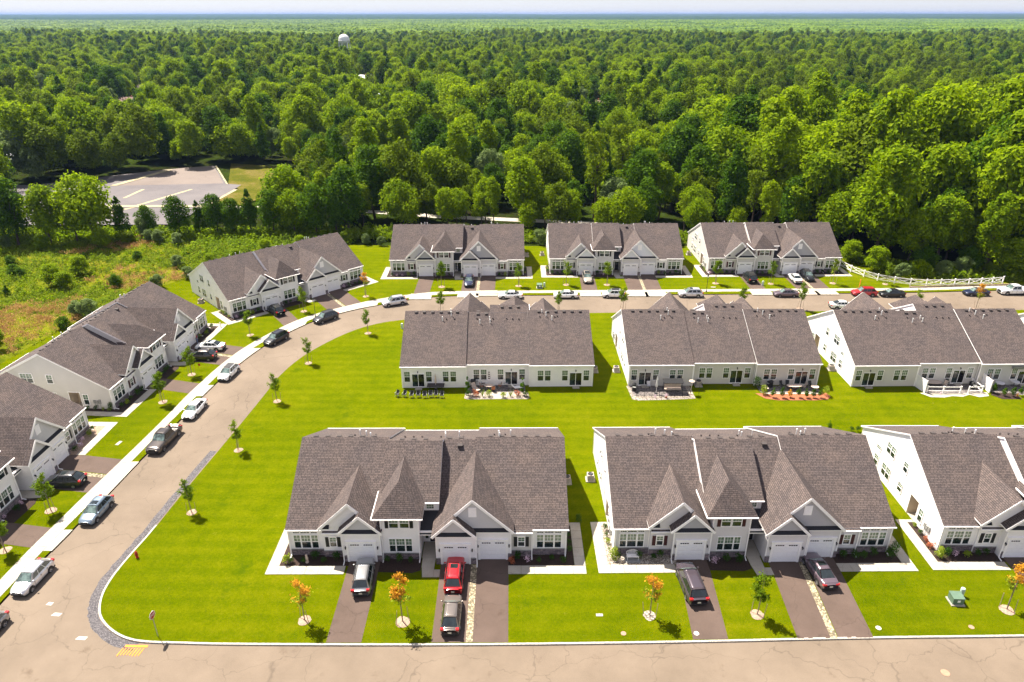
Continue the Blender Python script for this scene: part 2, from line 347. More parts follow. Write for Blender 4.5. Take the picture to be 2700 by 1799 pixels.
WALK = smooth_path([(-50.8, 10), (-50.3, 44), (-49.95, 52), (-49.8, 56.3), (-49.5, 59.4), (-49, 65.3), (-48.3, 72), (-47.4, 82.2), (-47.1, 88.3), (-46.7, 91.6), (-46.0, 97.5), (-44.4, 104.6), (-40.6, 112.7), (-38.4, 116.2),
    (-35.5, 119.2), (-28.4, 124.5), (-24.5, 126.6), (-19.6, 128.5), (-16.4, 129.6), (-9.9, 130.2), (18, 130.6), (56, 131.4), (81, 131.6), (97.5, 133), (145, 135.3)])
def T(n): return struct(n)
FAR = 26000
T(flat('ground', [(-FAR, -300), (FAR, -300), (FAR, FAR), (-FAR, FAR)], -.32, ground_mat('forest_floor', [(.35, (.018, .014, .008)), (.5, (.020, .030, .005)), (.65, (.030, .048, .006))], [(.03, .5), (.4, .5)], (3, .8, .2)).m))
T(flat('road', OUTER + INNER + [(145, 20), (145, -60)], -.12, 'road'))
T(flat('cross_street', [(-48.85, -60), (-48.1, 44), (-120, 44), (-120, -60)], -.124, 'road'))
T(flat('lawn', offset(INNER, .1), 0, 'lawn'))
outl = offset(OUTER, .12)
T(flat('lawn', outl[1:] + [(145, 141), (112, 144), (94, 147), (77, 155), (70, 160), (44, 160), (10, 160), (-24, 160), (-38.5, 161), (-60, 151), (-71, 133), (-79, 112), (-82, 90), (-92, 60), (-92, 44.3), (-48.2, 44.3)], 0, 'lawn'))
md = ground_mat('meadow_ground', [(.30, (.03, .07, .003)), (.42, (.075, .11, .005)), (.53, (.17, .18, .010)), (.66, (.28, .18, .03)), (.78, (.33, .19, .06))], [(.045, .55), (.35, .25), (3, .2)], (5, 1, .3)).m
T(flat('meadow', [(-92, 44.3), (-92, 60), (-82, 90), (-79, 112), (-71, 133), (-60, 151), (-38.5, 161), (-40, 168), (-70, 172), (-110, 168), (-150, 165), (-220, 165), (-220, 44.3)], .01, md))
T(flat('parking_lot', [(-124, 250), (-113, 255), (-108.5, 257.5), (-93, 227.4), (-87.5, 225.8), (-87.5, 196), (-90, 179), (-150, 178), (-170, 224.6), (-154, 226)], .0, 'car_park'if 0 else asphalt('car_park_asphalt', (.10, .088, .094), (.145, .13, .13), .06)))
T(flat('parking_lot', [(-129, 224.5), (-124, 250), (-113, 255.5), (-108.6, 257), (-94, 228)], .006, asphalt('car_park_worn_asphalt', (.14, .112, .098), (.19, .155, .135), .05)))
pm = plain('faded_yellow_paint', (.33, .28, .17), .9, nv=.25, ns=.6)
for i, q in enumerate([[(-129.2, 224.2), (-127, 224.2), (-120.0, 249.6), (-122.5, 249.6)], [(-116.9, 208), (-115.9, 208), (-115.6, 219.5), (-116.7, 219.5)], [(-108.8, 198.9), (-107.4, 198.9), (-100.4, 219.5), (-101.6, 219.5)],
          [(-124, 196.8), (-88, 196.8), (-88, 199.0), (-124, 199.0)], [(-115.0, 186.9), (-113.7, 186.9), (-107.6, 196.7), (-109, 196.7)], [(-92.9, 227.2), (-92.3, 227.2), (-107.6, 257.5), (-108.2, 257.4)], [(-88.4, 200), (-87.4, 200), (-86.3, 219.4), (-87.5, 219.4)]]):
    T(flat('parking_island', q, .10 if i in (0, 3) else .012, pm))
T(flat('dry_grass', [(-87.4, 200), (-78, 199.5), (-73, 214), (-76, 236), (-85, 256), (-104, 262), (-92.5, 228), (-86.3, 220)], -.02, ground_mat('dry_verge_grass', [(.35, (.04, .06, .004)), (.52, (.10, .095, .015)), (.62, (.17, .12, .05))], [(.1, .6), (1.5, .4)], (6, .9, .1)).m))
T(flat('service_road', [(-87, 196.8), (-60, 197), (-20, 186), (40, 176), (40, 179), (-20, 189.5), (-60, 200), (-87, 199)], -.25, 'concrete'))
# the curb: single stones along the street edges
sb = MB(); sb.box(-.18, -.09, -.14, .18, .09, .02, 'curb'); stone_me = sb.mesh('curb_block')
def curb(name, path, step, lim=300, joined=False):
    pts = resample(path, step); root = T(MB_join(name, pts[lim:]) if len(pts) > lim or joined else empty(name))
    if joined: return root
    for a, b in list(zip(pts, pts[1:]))[:lim - 1]:
        m = (a + b) / 2; o = bpy.data.objects.new('curb_block', stone_me); C.objects.link(o); o.parent = root
        o.location = (m.x, m.y, rnd.uniform(-.012, .006)); o.rotation_euler = (0, 0, math.atan2(b.y - a.y, b.x - a.x) + rnd.uniform(-.02, .02))
        o.scale = ((b - a).length / .375, 1, 1)
    return root
def MB_join(name, pts):
    b = MB()
    for p, q in zip(pts, pts[1:]):
        d = (q - p).normalized(); n = Vector((-d.y, d.x)) * .09; p2 = p + d * .012; q2 = q - d * .012
        b.slab([(*(p2 - n), .015), (*(q2 - n), .015), (*(q2 + n), .015), (*(p2 + n), .015)], .15, 'curb', bottom=False)
    return b.ob(name)
front = [p for p in INNER if p[1] < 60 and p[0] < 60]
curb('curb', front, .385)
back = [p for p in INNER if p[1] >= 58.9]
curb('curb', back, 1.2, joined=True)
curb('curb', [p for p in OUTER if p[1] > 30] , 1.2, joined=True)
fp = [p for p in INNER if p[1] < 75 and p[0] < -32.5]
T(flat('road_patch', offset(fp, -.14) + [(x + rnd.uniform(-.10, .10), y) for x, y in offset(fp, -1.0)][::-1], -.112, 'patch'))
# sidewalk slabs
def paired(A, B, step):
    a = resample(A, .25); out = []
    ta = 0
    pts = resample(A, step)
    Bv = [Vector(p) for p in resample(B, .2)]
    for p in pts:
        q = min(Bv, key=lambda c: (c - p).length); out.append((p, q))
    return out
sw = T(empty('sidewalk'))
pr = paired(VERGE, WALK, 1.5)
for (a, b), (c, d) in zip(pr, pr[1:]):
    if a.y < 42 or a.x > 118: continue
    e = (c - a).normalized() * .014; z = .035 + rnd.uniform(-.004, .004); s = MB()
    s.slab([(*(b + e), z), (*(a + e), z), (*(c - e), z), (*(d - e), z)], .06, 'concrete', bottom=False); s.ob('slab', sw)
# manhole covers, stains and survey paint on the street
def disc(name, x, y, r, z, m, label, cat, group=None, n=20):
    b = MB(); b.lathe([(0, .0), (0, .012), (r * .86, .012), (r * .88, .004), (r * .93, .004), (r, .012), (r, -.03)][1:], m, n)
    o = b.ob(name); o.location = (x, y, z); tag(o, label, cat, group); return o
disc('manhole_cover', 23.5, 41.2, .42, -.115, 'orangepaint', 'rusty orange manhole cover in the near street at the right', 'manhole cover') if 0 else None
disc('manhole_cover', 36.35, 41.3, .36, -.115, 'ironlid', 'round rust coloured manhole cover in the near street', 'manhole cover')
for x, y, m, l in [(9.9, 45.3, 'ironlid', 'small round lid in the grass behind the curb in front of the bare yellow lawn'), (16.4, 45.3, 'rivetlid', 'pale round lid in the grass left of the plum wagon driveway'), (32.9, 45.9, 'rivetlid', 'pale round lid near the curb below the green transformer'), (41.3, 46.0, 'ironlid', 'brown round lid near the curb at the right edge')] :
    disc('manhole_cover', x, y, .24, .015, m, l, 'utility lid')
disc('manhole_cover', -15.0 + 15.9, 91.5 - 4, .5, -5, 'ironlid', 'x', 'x') if 0 else None
for x, y, z, m in [(14.3, 76.6, .02, 'orangepaint'), (39.7, 78.0, .02, 'orangepaint')]:
    disc('manhole_cover', x, y, .38, z, m, 'orange lid in the back lawn ' + ('near the corner of the middle building' if x < 20 else 'behind the right grey roof'), 'utility lid')
T(flat('paint_mark', [(-33.9, 44.2), (-31.9, 44.15), (-31.9, 43.9), (-33.9, 43.95)], -.105, 'orangepaint'))
for k in range(8):
    x = -34.0 + k * .26; T(flat('paint_mark', [(x, 43.85), (x + .1, 43.85), (x - .05, 43.1 - rnd.random() * .2), (x - .15, 43.1)], -.1, 'orangepaint'))
for x, y, s_ in [(-42.0, 47.6, .45), (-38.2, 44.9, .5), (-43.4, 48.9, .3)]:
    T(flat('paint_mark', [(x - s_, y - .12), (x + s_ * .8, y - .2), (x + s_, y + .16), (x - s_ * .6, y + .22)], -.108, 'rivetlid'))
for x, y, a, w, h, l in [(8.0, 47.4, 0, .62, .30, 'pale rectangular meter lid in the lawn between the two front buildings'), (-50.6, 75.8, 1.4, .9, .45, 'pale rectangular lid in the lawn between the left buildings'),
                     (40.6, 132.3, 0, .9, .4, 'pale rectangular lid in the lawn left of the far lamp post')]:
    b = MB(); b.box(-w / 2, -h / 2, 0, w / 2, h / 2, .04, 'concrete'); o = b.ob('manhole_cover'); o.location = (x, y, .0); o.rotation_euler = (0, 0, a); tag(o, l, 'utility lid')
# ---------------------------------------------------------------- the three-unit townhouse, built once part by part
def face_matrix(side, u, plane, z):
    if side == 'F': cols = ((1, 0, 0), (0, 0, 1), (0, -1, 0)); o = (u, plane, z)
    if side == 'B': cols = ((-1, 0, 0), (0, 0, 1), (0, 1, 0)); o = (u, plane, z)
    if side == 'L': cols = ((0, -1, 0), (0, 0, 1), (-1, 0, 0)); o = (plane, u, z)
    if side == 'R': cols = ((0, 1, 0), (0, 0, 1), (1, 0, 0)); o = (plane, u, z)
    m = Matrix.Identity(4)
    for i, c in enumerate(cols):
        for j in range(3): m[j][i] = c[j]
    for j in range(3): m[j][3] = o[j]
    return m
cache = {}
def part(key, name, parent, mat4, fn):
    if key not in cache: b = MB(); fn(b); cache[key] = b.mesh(name)
    o = link(name, cache[key], parent)
    if mat4 is not None: o.matrix_local = mat4
    return o
def window(parent, side, u, plane, z, w, h, grid=(2, 2), low=True, wide=.09):
    """u = middle, z = sill; frame proud of the wall, two sashes with their own panes"""
    M4 = face_matrix(side, u, plane, z)
    def frame(b):
        f = wide
        b.box(-w / 2 - f, -f, 0, w / 2 + f, 0, .07, 'trim'); b.box(-w / 2 - f, h, 0, w / 2 + f, h + f, .07, 'trim')
        b.box(-w / 2 - f, 0, 0, -w / 2, h, .068, 'trim'); b.box(w / 2, 0, 0, w / 2 + f, h, .068, 'trim')
        if low: b.box(-w / 2, h * .5 - .025, 0, w / 2, h * .5 + .03, .055, 'trim')
        zs = h * .5 + .03 if low else 0
        for i in range(1, grid[0]): x = -w / 2 + w * i / grid[0]; b.box(x - .012, zs, 0, x + .012, h, .035, 'trim')
        for j in range(1, grid[1]): y = zs + (h - zs) * j / grid[1]; b.box(-w / 2, y - .011, 0, w / 2, y + .011, .034, 'trim')
    o = part(('wf', w, h, grid, low, wide), 'window', parent, M4, frame)
    if low:
        part(('wp1', w, h), 'pane', o, None, lambda b: b.box(-w / 2, h * .5 + .03, .005, w / 2, h, .02, 'pane_top'))
        part(('wp0', w, h), 'pane', o, None, lambda b: b.box(-w / 2, 0, .003, w / 2, h * .5 - .025, .015, 'pane_low'))
    else: part(('wp2', w, h), 'pane', o, None, lambda b: b.box(-w / 2, 0, .005, w / 2, h, .02, 'pane_dark' if h < .3 else 'pane_top'))
    return o
def shutter(parent, x, plane, z, w, h):
    def fn(b):
        b.box(-w / 2, 0, 0, w / 2, h, .05, 'black')
        for k in range(int(h / .12)): b.box(-w / 2 + .05, .05 + k * .12, .05, w / 2 - .05, .10 + k * .12, .065, 'black')
    o = part(('sh', w, h), 'shutter', parent, face_matrix('F', x, plane, z), fn); return o
def garage_door(parent, x, plane, w, h, style='plain'):
    M4 = face_matrix('F', x, plane, .03)
    def fr(b):
        b.box(-w / 2 - .22, 0, 0, -w / 2, h + .18, .10, 'trim'); b.box(w / 2, 0, 0, w / 2 + .22, h + .18, .10, 'trim'); b.box(-w / 2, h, 0, w / 2, h + .18, .10, 'trim')
        b.box(-w / 2 - .28, h + .18, 0, w / 2 + .28, h + .25, .15, 'trim')
    o = part(('gd', w, h), 'garage_door', parent, M4, fr)
    ph = h / 4
    for k in range(4):
        def pn(b):
            b.box(-w / 2, k * ph + .012, 0, w / 2, (k + 1) * ph - .012, .04, 'door')
            for i in range(4): a = -w / 2 + .12 + i * (w - .12) / 4; b.box(a, k * ph + .10, .04, a + (w - .12) / 4 - .12, (k + 1) * ph - .10, .05, 'door')
        part(('gp', w, h, k), 'panel', o, None, pn)
    for s in (-1, 1):
        def gl(b):
            for i in range(4): a = s * w * .26 + (i - 2) * .225 + .02; b.box(a, h - .30, .04, a + .185, h - .17, .057, 'pane_dark')
        part(('gg', w, h, s), 'door_light', o, None, gl)
    return o
def downspout(parent, x, y, z1, foot=(0, -.5)):
    b = MB(); b.bar((x, y, .15), (x, y, z1), .09, .07, 'gutter'); b.bar((x, y, .15), (x + foot[0], y + foot[1], .06), .09, .07, 'gutter'); return b.ob('downspout', parent)
def wall_lamp(parent, x, plane, z, side='F'):
    def fn(b):
        b.box(-.05, -.12, 0, .05, .12, .03, 'black'); b.tube((0, .02, .03), (0, .06, .15), .014, .014, 'black', 6); b.lathe([(.001, .12), (.08, .05), (.075, .04), (.055, -.14), (.001, -.17)], 'black', 6, (0, 0, 0))
    def fn2(b):
        fn(b); b.v = [(p[0], p[1], p[2]) for p in b.v]
    def lamp(b):
        b.box(-.05, -.02, 0, .05, .16, .03, 'black'); b.tube((0, .1, .02), (0, .13, .14), .014, .014, 'black', 6)
        for r0, z0, r1, z1 in ((.03, .16, .085, .08), (.075, .08, .05, -.13)): b.tube((0, z0, .14), (0, z1, .14), r0, r1, 'black', 6)
    return part('lamp', 'wall_lamp', parent, face_matrix(side, x, plane, z), lamp)
S1, S2 = .574, .511
pA = lambda y: 3.45 + S1 * y; pC = lambda y: 3.20 + S1 * y; pR = lambda y: 4.57 + S1 * y
bA = lambda y: 8.45 - S2 * (y - 8.71); bC = lambda y: 8.20 - S2 * (y - 8.71)
def roof(parent, name, polys, t=.16, mat='shingle'):
    b = MB()
    for p in polys: b.slab(p, t, mat, 'trim')
    return b.ob(name, parent)
def wall(parent, name, polys, mat, reg=None):
    b = MB()
    for p in polys: b.poly(p, mat)
    o = b.ob(name, parent)
    return o
RJ = 8.71
def build_house():
    H = empty('townhouse_building')
    def fr(n, x0, x1, y, z0, z1, mat): return wall(H, n, [[(x0, y, z0), (x1, y, z0), (x1, y, z1), (x0, y, z1)]], mat)
    # --- walls; the letters only route the per-building colours
    def sidewall(x, sgn):
        P = lambda y, z: (x, y, z); a = [(0, .06), (4.4, .06), (6.0, .06), (8.71, .06), (18.0, .06)]
        T_ = lambda y: (pA(y) if y <= RJ else bA(y)) - .15
        polys = [[P(-.1, 0), P(4.4, 0), P(4.4, T_(4.4)), P(-.1, T_(-.1))], [P(4.4, 2.5), P(6.0, 2.5), P(6.0, T_(6.0)), P(4.4, T_(4.4))], [P(6.0, 0), P(RJ, 0), P(RJ, T_(RJ)), P(6.0, T_(6))], [P(RJ, 0), P(17.9, 0), P(17.9, T_(17.9)), P(RJ, T_(RJ))]]
        if sgn < 0: polys = [p[::-1] for p in polys]
        o = wall(H, 'side_wall', polys, 'white'); o['reg'] = 'S'
        i = x - sgn * 1.5; b = MB()
        b.poly([(x, 4.4, 0), (i, 4.4, 0), (i, 4.4, 2.5), (x, 4.4, 2.5)], 'tan'); b.poly([(i, 6.0, 0), (x, 6.0, 0), (x, 6.0, 2.5), (i, 6.0, 2.5)], 'tan')
        b.poly([(i, 4.4, 0), (i, 6.0, 0), (i, 6.0, 2.5), (i, 4.4, 2.5)], 'tan'); b.poly([(x, 4.4, 2.5), (i, 4.4, 2.5), (i, 6.0, 2.5), (x, 6.0, 2.5)], 'trim'); b.poly([(x, 4.4, .02), (x, 6, .02), (i, 6, .02), (i, 4.4, .02)], 'concrete')
        e = x + sgn * .03
        for p in ((4.32, 0, 4.4, 2.6), (6.0, 0, 6.08, 2.6)): b.box(x, p[0], p[1], e, p[2], p[3], 'trim')
        b.box(x, 4.4, 2.5, e, 6.0, 2.6, 'trim')
        o2 = b.ob('entry_alcove', H)
        d = MB(); d.box(i, 4.75, .03, i + sgn * .05, 5.65, 2.1, 'trim'); d.ob('door', o2)
        rb = MB()   # white rake boards under the roof edge
        rb.bar((x + sgn * .05, -.2, T_(-.2) - .05), (x + sgn * .05, RJ, T_(RJ) - .05), .06, .26, 'trim'); rb.bar((x + sgn * .05, RJ, T_(RJ) - .05), (x + sgn * .05, 18.15, T_(18.15) - .05), .06, .26, 'trim')
        rb.box(x - .0, -.16, 0, x + sgn * .04, .02, T_(-.1) - .1, 'trim'); rb.ob('rake_board', H)
    sidewall(.2, -1); sidewall(28.2, 1)
    st = MB()
    segs = [('bayA', .2, 3.7, -.1), ('shA', 3.7, 5.95, -.35), ('g1', 5.95, 9.65, -1.07), ('tw', 9.65, 13.5, -.72), ('g2', 15.15, 19.15, -1.45), ('g3', 19.15, 22.65, -.81), ('shB', 22.65, 24.8, -.35), ('bayB', 24.8, 28.2, -.1)]
    tops = dict(bayA=3.3, shA=3.75, g1=3.75, tw=5.22, g2=3.72, g3=3.72, shB=3.3, bayB=3.3)
    doors = {'g1': (6.42, 8.98), 'g2': (15.82, 18.38), 'g3': (19.52, 22.08)}
    for k, x0, x1, y in segs:
        o = fr('front_wall', x0, x1, y, .0, tops[k], 'white'); o['reg'] = 'B' if k in ('shB',) else ('F3' if k in ('g3', 'bayB') else 'F')
        sb_ = MB(); zt = .74; gaps = doors.get(k)
        rng = [(x0, x1)] if not gaps else [(x0, gaps[0] - .22), (gaps[1] + .22, x1)]
        for a, c in rng:
            if c - a > .1: sb_.box(a, y - .07, -.02, c, y - .002, zt, 'stone'); sb_.box(a, y - .10, zt, c, y - .002, zt + .05, 'metal_grey')
        sb_.ob('stone_base', H)
    # returns between the front planes
    ret = [(3.7, -.35, -.1, 3.3, -1), (5.95, -1.07, -.35, 3.7, -1), (9.65, -1.07, 3.2, 3.7, -1), (9.65, -.72, 3.3, 5.22, -1), (13.5, -.72, 3.5, 5.22, 1), (15.15, -1.45, 1.8, 3.7, -1), (19.15, -1.45, -.8, 3.7, 1), (22.65, -.81, -.35, 3.7, 1), (24.8, -.35, -.1, 3.3, 1)]
    for x, ya, yb, z1, s in ret:
        z0 = 3.2 if (x == 9.65 and z1 > 5) else 0
        p = [(x, ya, z0), (x, yb, z0), (x, yb, z1), (x, ya, z1)]
        o = wall(H, 'return_wall', [p if s > 0 else p[::-1]], 'white'); o['reg'] = 'F'
    # garage gable, upper gable faces
    def gable(xl, xm, xr, y, ze, zp, reg, name='gable_wall'):
        o = wall(H, name, [[(xl, y, ze), (xr, y, ze), (xm, y, zp)]], 'gablegrey'); o['reg'] = reg; return o
    sl = lambda xm, zp, x, s=.95: zp - s * abs(x - xm)
    gable(3.62, 6.62, 9.62, -.35, 3.72, 6.55, 'F'); gable(5.7, 7.7, 9.7, -1.07, 3.72, 5.62, 'G')
    gable(14.98, 18.85, 22.72, -.81, 3.72, 7.38, 'G'); gable(14.98, 17.0, 19.02, -1.45, 3.72, 5.60, 'G')
    # entry recess between tower and middle garage
    o = wall(H, 'entry_wall', [[(13.5, 1.8, 0), (15.15, 1.8, 0), (15.15, 1.8, 3.4), (13.5, 1.8, 3.4)]], 'white'); o['reg'] = 'F'
    b = MB(); b.box(13.5, -.35, 2.72, 15.3, -.1, 3.12, 'trim'); b.box(13.5, -.1, 2.9, 15.15, 1.8, 3.0, 'trim'); b.ob('porch_beam', H)
    b = MB(); b.box(14.2, 1.74, .1, 15.0, 1.8, 2.12, 'black'); d = b.ob('front_door', H); b = MB(); b.box(14.32, 1.72, 1.3, 14.88, 1.745, 1.9, 'pane_low'); b.ob('pane', d)
    b = MB(); b.box(13.72, 1.745, .5, 14.02, 1.8, 2.05, 'pane_low'); b.box(13.66, 1.76, .1, 13.72, 1.8, 2.2, 'trim'); b.box(14.02, 1.76, .1, 14.2, 1.8, 2.2, 'trim'); b.ob('side_light', H)
    # raised centre block
    TR = lambda y: pR(y) - .15 if y <= 7.45 else bC(y) - .15
    for x, s, base in ((9.48, -1, pA), (15.27, 1, pC)):
        p = [(x, 1.7, base(1.7) - .3), (x, 7.45, base(7.45) - .3), (x, 9.2, bC(9.2) - .15), (x, 7.45, TR(7.45)), (x, 1.7, TR(1.7))]
        if s < 0: p = [(x, 1.7, base(1.7) - .3), (x, 8.71, base(8.71) - .3), (x, 8.71, bC(8.71) - .15), (x, 7.45, TR(7.45)), (x, 1.7, TR(1.7))][::-1]
        o = wall(H, 'raised_side_wall', [p], 'white'); o['reg'] = 'S'
    o = fr('upper_wall', 13.5, 15.27, 1.7, 3.6, 5.35, 'white'); o['reg'] = 'F'
    window(H, 'F', 14.4, 1.7, 4.42, .72, .74, (3, 3), False, .07)
    # rear walls
    for x0, x1, y in ((.2, 9.5, 17.9), (9.5, 18.8, 17.45), (18.8, 28.2, 18.0)):
        o = wall(H, 'rear_wall', [[(x1, y, 0), (x0, y, 0), (x0, y, 3.72), (x1, y, 3.72)]], 'white'); o['reg'] = 'R'
    wall(H, 'rear_return', [[(9.5, 17.45, 0), (9.5, 17.9, 0), (9.5, 17.9, 3.7), (9.5, 17.45, 3.7)], [(18.8, 18.0, 0), (18.8, 17.45, 0), (18.8, 17.45, 3.7), (18.8, 18.0, 3.7)]], 'white')['reg'] = 'R'
    for x, y in ((.2, 17.9), (9.5, 17.9), (18.8, 18.0), (28.2, 18.0)): bf = MB(); bf.box(x - .06, y - .02, 0, x + .06, y + .06, 3.5, 'trim'); bf.ob('corner_board', H)
    # --- roofs
    ov = .0
    R1_ = roof(H, 'roof', [[(0, -.25, pA(-.25)), (3.75, -.25, pA(-.25)), (3.75, -.52, pA(-.52)), (5.95, -.52, pA(-.52)), (9.48, -.25, pA(-.25)), (9.48, RJ, pA(RJ)), (0, RJ, pA(RJ))], [(9.55, 18.15, bA(18.15)), (0, 18.15, bA(18.15)), (0, RJ, bA(RJ)), (9.55, RJ, bA(RJ))]])
    R2_ = roof(H, 'roof', [[(15.2, .8, pC(.8)), (18.8, .8, pC(.8)), (18.8, RJ, pC(RJ)), (15.2, RJ, pC(RJ))], [(18.75, 17.7, bC(17.7)), (9.57, 17.7, bC(17.7)), (9.57, RJ, bC(RJ)), (18.75, RJ, bC(RJ))]])
    R3_ = roof(H, 'roof', [[(18.78, -.25, pA(-.25)), (22.6, -.52, pA(-.52)), (24.75, -.52, pA(-.52)), (24.75, -.25, pA(-.25)), (28.42, -.25, pA(-.25)), (28.42, RJ, pA(RJ)), (18.78, RJ, pA(RJ))], [(28.42, 18.25, bA(18.25)), (18.77, 18.25, bA(18.25)), (18.77, RJ, bA(RJ)), (28.42, RJ, bA(RJ))]])
    R4_ = roof(H, 'raised_roof', [[(9.38, 1.42, pR(1.42)), (15.37, 1.42, pR(1.42)), (15.37, 7.45, pR(7.45)), (9.38, 7.45, pR(7.45))], [(15.37, 8.9, bC(8.9) + .012), (9.38, 8.9, bC(8.9) + .012), (9.38, 7.45, pR(7.45)), (15.37, 7.45, pR(7.45))]], .2)
    # tower hip roof
    zt, zr_ = 5.36, 7.98
    roof(H, 'hip_roof', [[(8.95, -1.15, zt), (13.95, -1.15, zt), (11.45, 1.4, zr_)], [(8.95, 3.3, zt), (8.95, -1.15, zt), (11.45, 1.4, zr_), (11.45, 5.94, zr_)], [(13.95, -1.15, zt), (13.95, 1.3, zt), (11.45, 5.94, zr_), (11.45, 1.4, zr_)]], .14)
    b = MB(); b.poly([(8.97, 3.2, zt - .14), (13.93, 1.4, zt - .14), (13.93, -1.13, zt - .14), (8.97, -1.13, zt - .14)], 'trim'); b.ob('soffit', H)
    def gable_roof(xl, xm, xr, yf, ze, zp, pl, pr, cut=None, cutr=None):
        ybk = lambda pl_, z: (z - pl_(0)) / S1
        L = [(xl, ybk(pl, ze), ze), (xl, yf, ze), (xm, yf, zp), (xm, ybk(pl, zp), zp)]; Rr = [(xr, yf, ze), (xr, ybk(pr, ze), ze), (xm, ybk(pr, zp), zp), (xm, yf, zp)]
        if cut is not None: L = [(xl, cut, ze), (xl, yf, ze), (xm, yf, zp), (xm, cut, zp)]
        if cutr is not None: Rr = [(xr, yf, ze), (xr, cutr, ze), (xm, cutr, zp), (xm, yf, zp)]
        return roof(H, 'gable_roof', [L, Rr], .13)
    def rake(xl, xm, xr, y, ze, zp, ext=.0):
        b = MB(); d = .19
        b.bar((xl + .03, y - .015, ze - d), (xm, y - .015, zp - d + .02), .05, .26, 'trim'); b.bar((xm, y - .017, zp - d + .02), (xr - .03, y - .017, ze - d), .05, .26, 'trim'); return b.ob('rake_board', H)
    def gable_pair(big, yb, bplane, bplane2, small, ys, side):
        pass
    # left unit: wide gable behind, small garage gable before it
    gable_roof(3.42, 6.62, 9.86, -.65, 3.78, 6.85, pA, pA); rake(3.42, 6.62, 9.3, -.65, 3.78, 6.85)
    gable_roof(5.5, 7.7, 9.86, -1.30, 3.77, 5.83, pA, pA, -.36, -.655); rake(5.5, 7.7, 9.9, -1.30, 3.75, 5.83)
    # right unit: big gable, the middle garage gable before it
    gable_roof(14.8, 18.85, 22.9, -1.05, 3.67, 7.6, pC, pA); rake(15.0, 18.85, 22.9, -1.05, 3.67, 7.6)
    gable_roof(14.8, 17.0, 19.2, -1.70, 3.66, 5.80, pC, pA, -1.055, -.82); rake(14.8, 17.0, 19.2, -1.70, 3.66, 5.80)
    # pent strips
    pn = lambda x0, x1, y, z, d=.42: [(x0, y - d, z), (x1, y - d, z), (x1, y - .0, z + .30), (x0, y - .0, z + .30)]
    for q in (pn(5.85, 9.55, -1.07, 3.72, .3), pn(15.15, 18.85, -1.45, 3.66, .3), pn(18.6, 22.55, -.81, 3.68, .3), pn(3.7, 4.55, -.35, 3.72, .3)): pent = MB(); pent.slab(q, .07, 'roofshade', 'trim'); pent.ob('pent_roof', H)
    # porch roof
    roof(H, 'porch_roof', [[(13.42, -.5, pC(-.5)), (15.3, -.5, pC(-.5)), (15.3, 1.72, pC(1.72)), (13.42, 1.72, pC(1.72))]], .12, 'roofshade')
    for x0, x1, y in ((5.95, 9.65, -1.07), (15.15, 19.15, -1.45), (19.15, 22.65, -.81)): fz = MB(); fz.box(x0, y - .05, 3.42, x1, y - .003, 3.68, 'trim'); fz.ob('frieze_board', H)
    for x, y, z in ((.22, -.13, 3.3), (3.68, -.13, 3.3), (5.95, -1.1, 3.5), (9.62, -1.1, 3.5), (9.72, -.75, 5.2), (13.45, -.75, 5.2), (15.2, -1.48, 3.5), (19.1, -1.48, 3.5), (22.6, -.84, 3.5), (24.83, -.13, 3.3), (28.18, -.13, 3.3)): fz = MB(); fz.box(x - .055, y, .75, x + .055, y + .035, z, 'trim'); fz.ob('corner_board', H)
    b = MB(); b.box(18.44, -.86, 5.36, 19.24, -.815, 6.50, 'trim')
    for k in range(9): b.box(18.52, -.885, 5.46 + k * .11, 19.16, -.86, 5.52 + k * .11, 'trim')
    b.ob('gable_vent', H)
    def gutter(*a): g_ = MB(); g_.box(*a, 'gutter'); g_.ob('gutter', H)
    for x0, x1, y, z in ((-.02, 3.72, -.31, pA(-.25) - .07), (3.72, 5.6, -.58, pA(-.52) - .07), (22.95, 24.77, -.58, pA(-.52) - .07), (24.77, 28.44, -.31, pA(-.25) - .07), (8.93, 13.97, -1.21, zt - .05), (13.95, 15.39, 1.36, pR(1.42) - .09)):
        gutter(x0, y - .05, z - .06, x1, y + .05, z + .05)
    gutter(-.02, 18.14, bA(18.15) - .16, 9.57, 18.25, bA(18.15) - .02); gutter(9.57, 17.69, bC(17.7) - .16, 18.75, 17.8, bC(17.7) - .02); gutter(18.75, 18.24, bA(18.25) - .16, 28.44, 18.35, bA(18.25) - .02)
    gutter(8.89, -1.2, zt - .12, 8.97, 3.3, zt + .02)
    # --- roof fittings
    for x, y, f, p in [(x, 9.02, bA, R1_) for x in (1.43, 2.7, 3.95, 5.2, 6.5, 7.81)] + [(x, 9.12, bC, R2_) for x in (15.94, 17.22)] + [(x, 7.9, bC, R4_) for x in (10.98, 12.25, 13.52)] + [(x, 9.02, bA, R3_) for x in (20.4, 21.65, 22.9, 24.2, 25.49, 26.73)]:
        o = part('rv', 'roof_vent', p, None, lambda b: (b.box(-.2, -.2, -.05, .2, .2, .12, 'vent'), b.slab([(-.24, -.24, .20), (.24, -.24, .20), (.24, .24, .10), (-.24, .24, .10)], .05, 'vent')))
        o.location = (x, y, f(y)); 
    for x, y, f, p, h in [(22.59, 10.51, bA, R3_, .55), (21.29, 9.7, bA, R3_, .6), (21.38, 9.0, bA, R3_, .4), (16.87, 10.82, bC, R2_, .6), (15.4, 10.15, bC, R2_, .45), (15.32, 10.74, bC, R2_, .55), (7.34, 9.14, bA, R1_, .4), (6.74, 9.79, bA, R1_, .55), (5.87, 10.53, bA, R1_, .6)]:
        o = part(('vp', h), 'vent_pipe', p, None, lambda b: (b.tube((0, 0, -.1), (0, 0, h), .06, .06, 'pipe', 8), b.tube((0, 0, h), (0, 0, h + .12), .09, .07, 'pipe', 8))); o.location = (x, y, f(y))
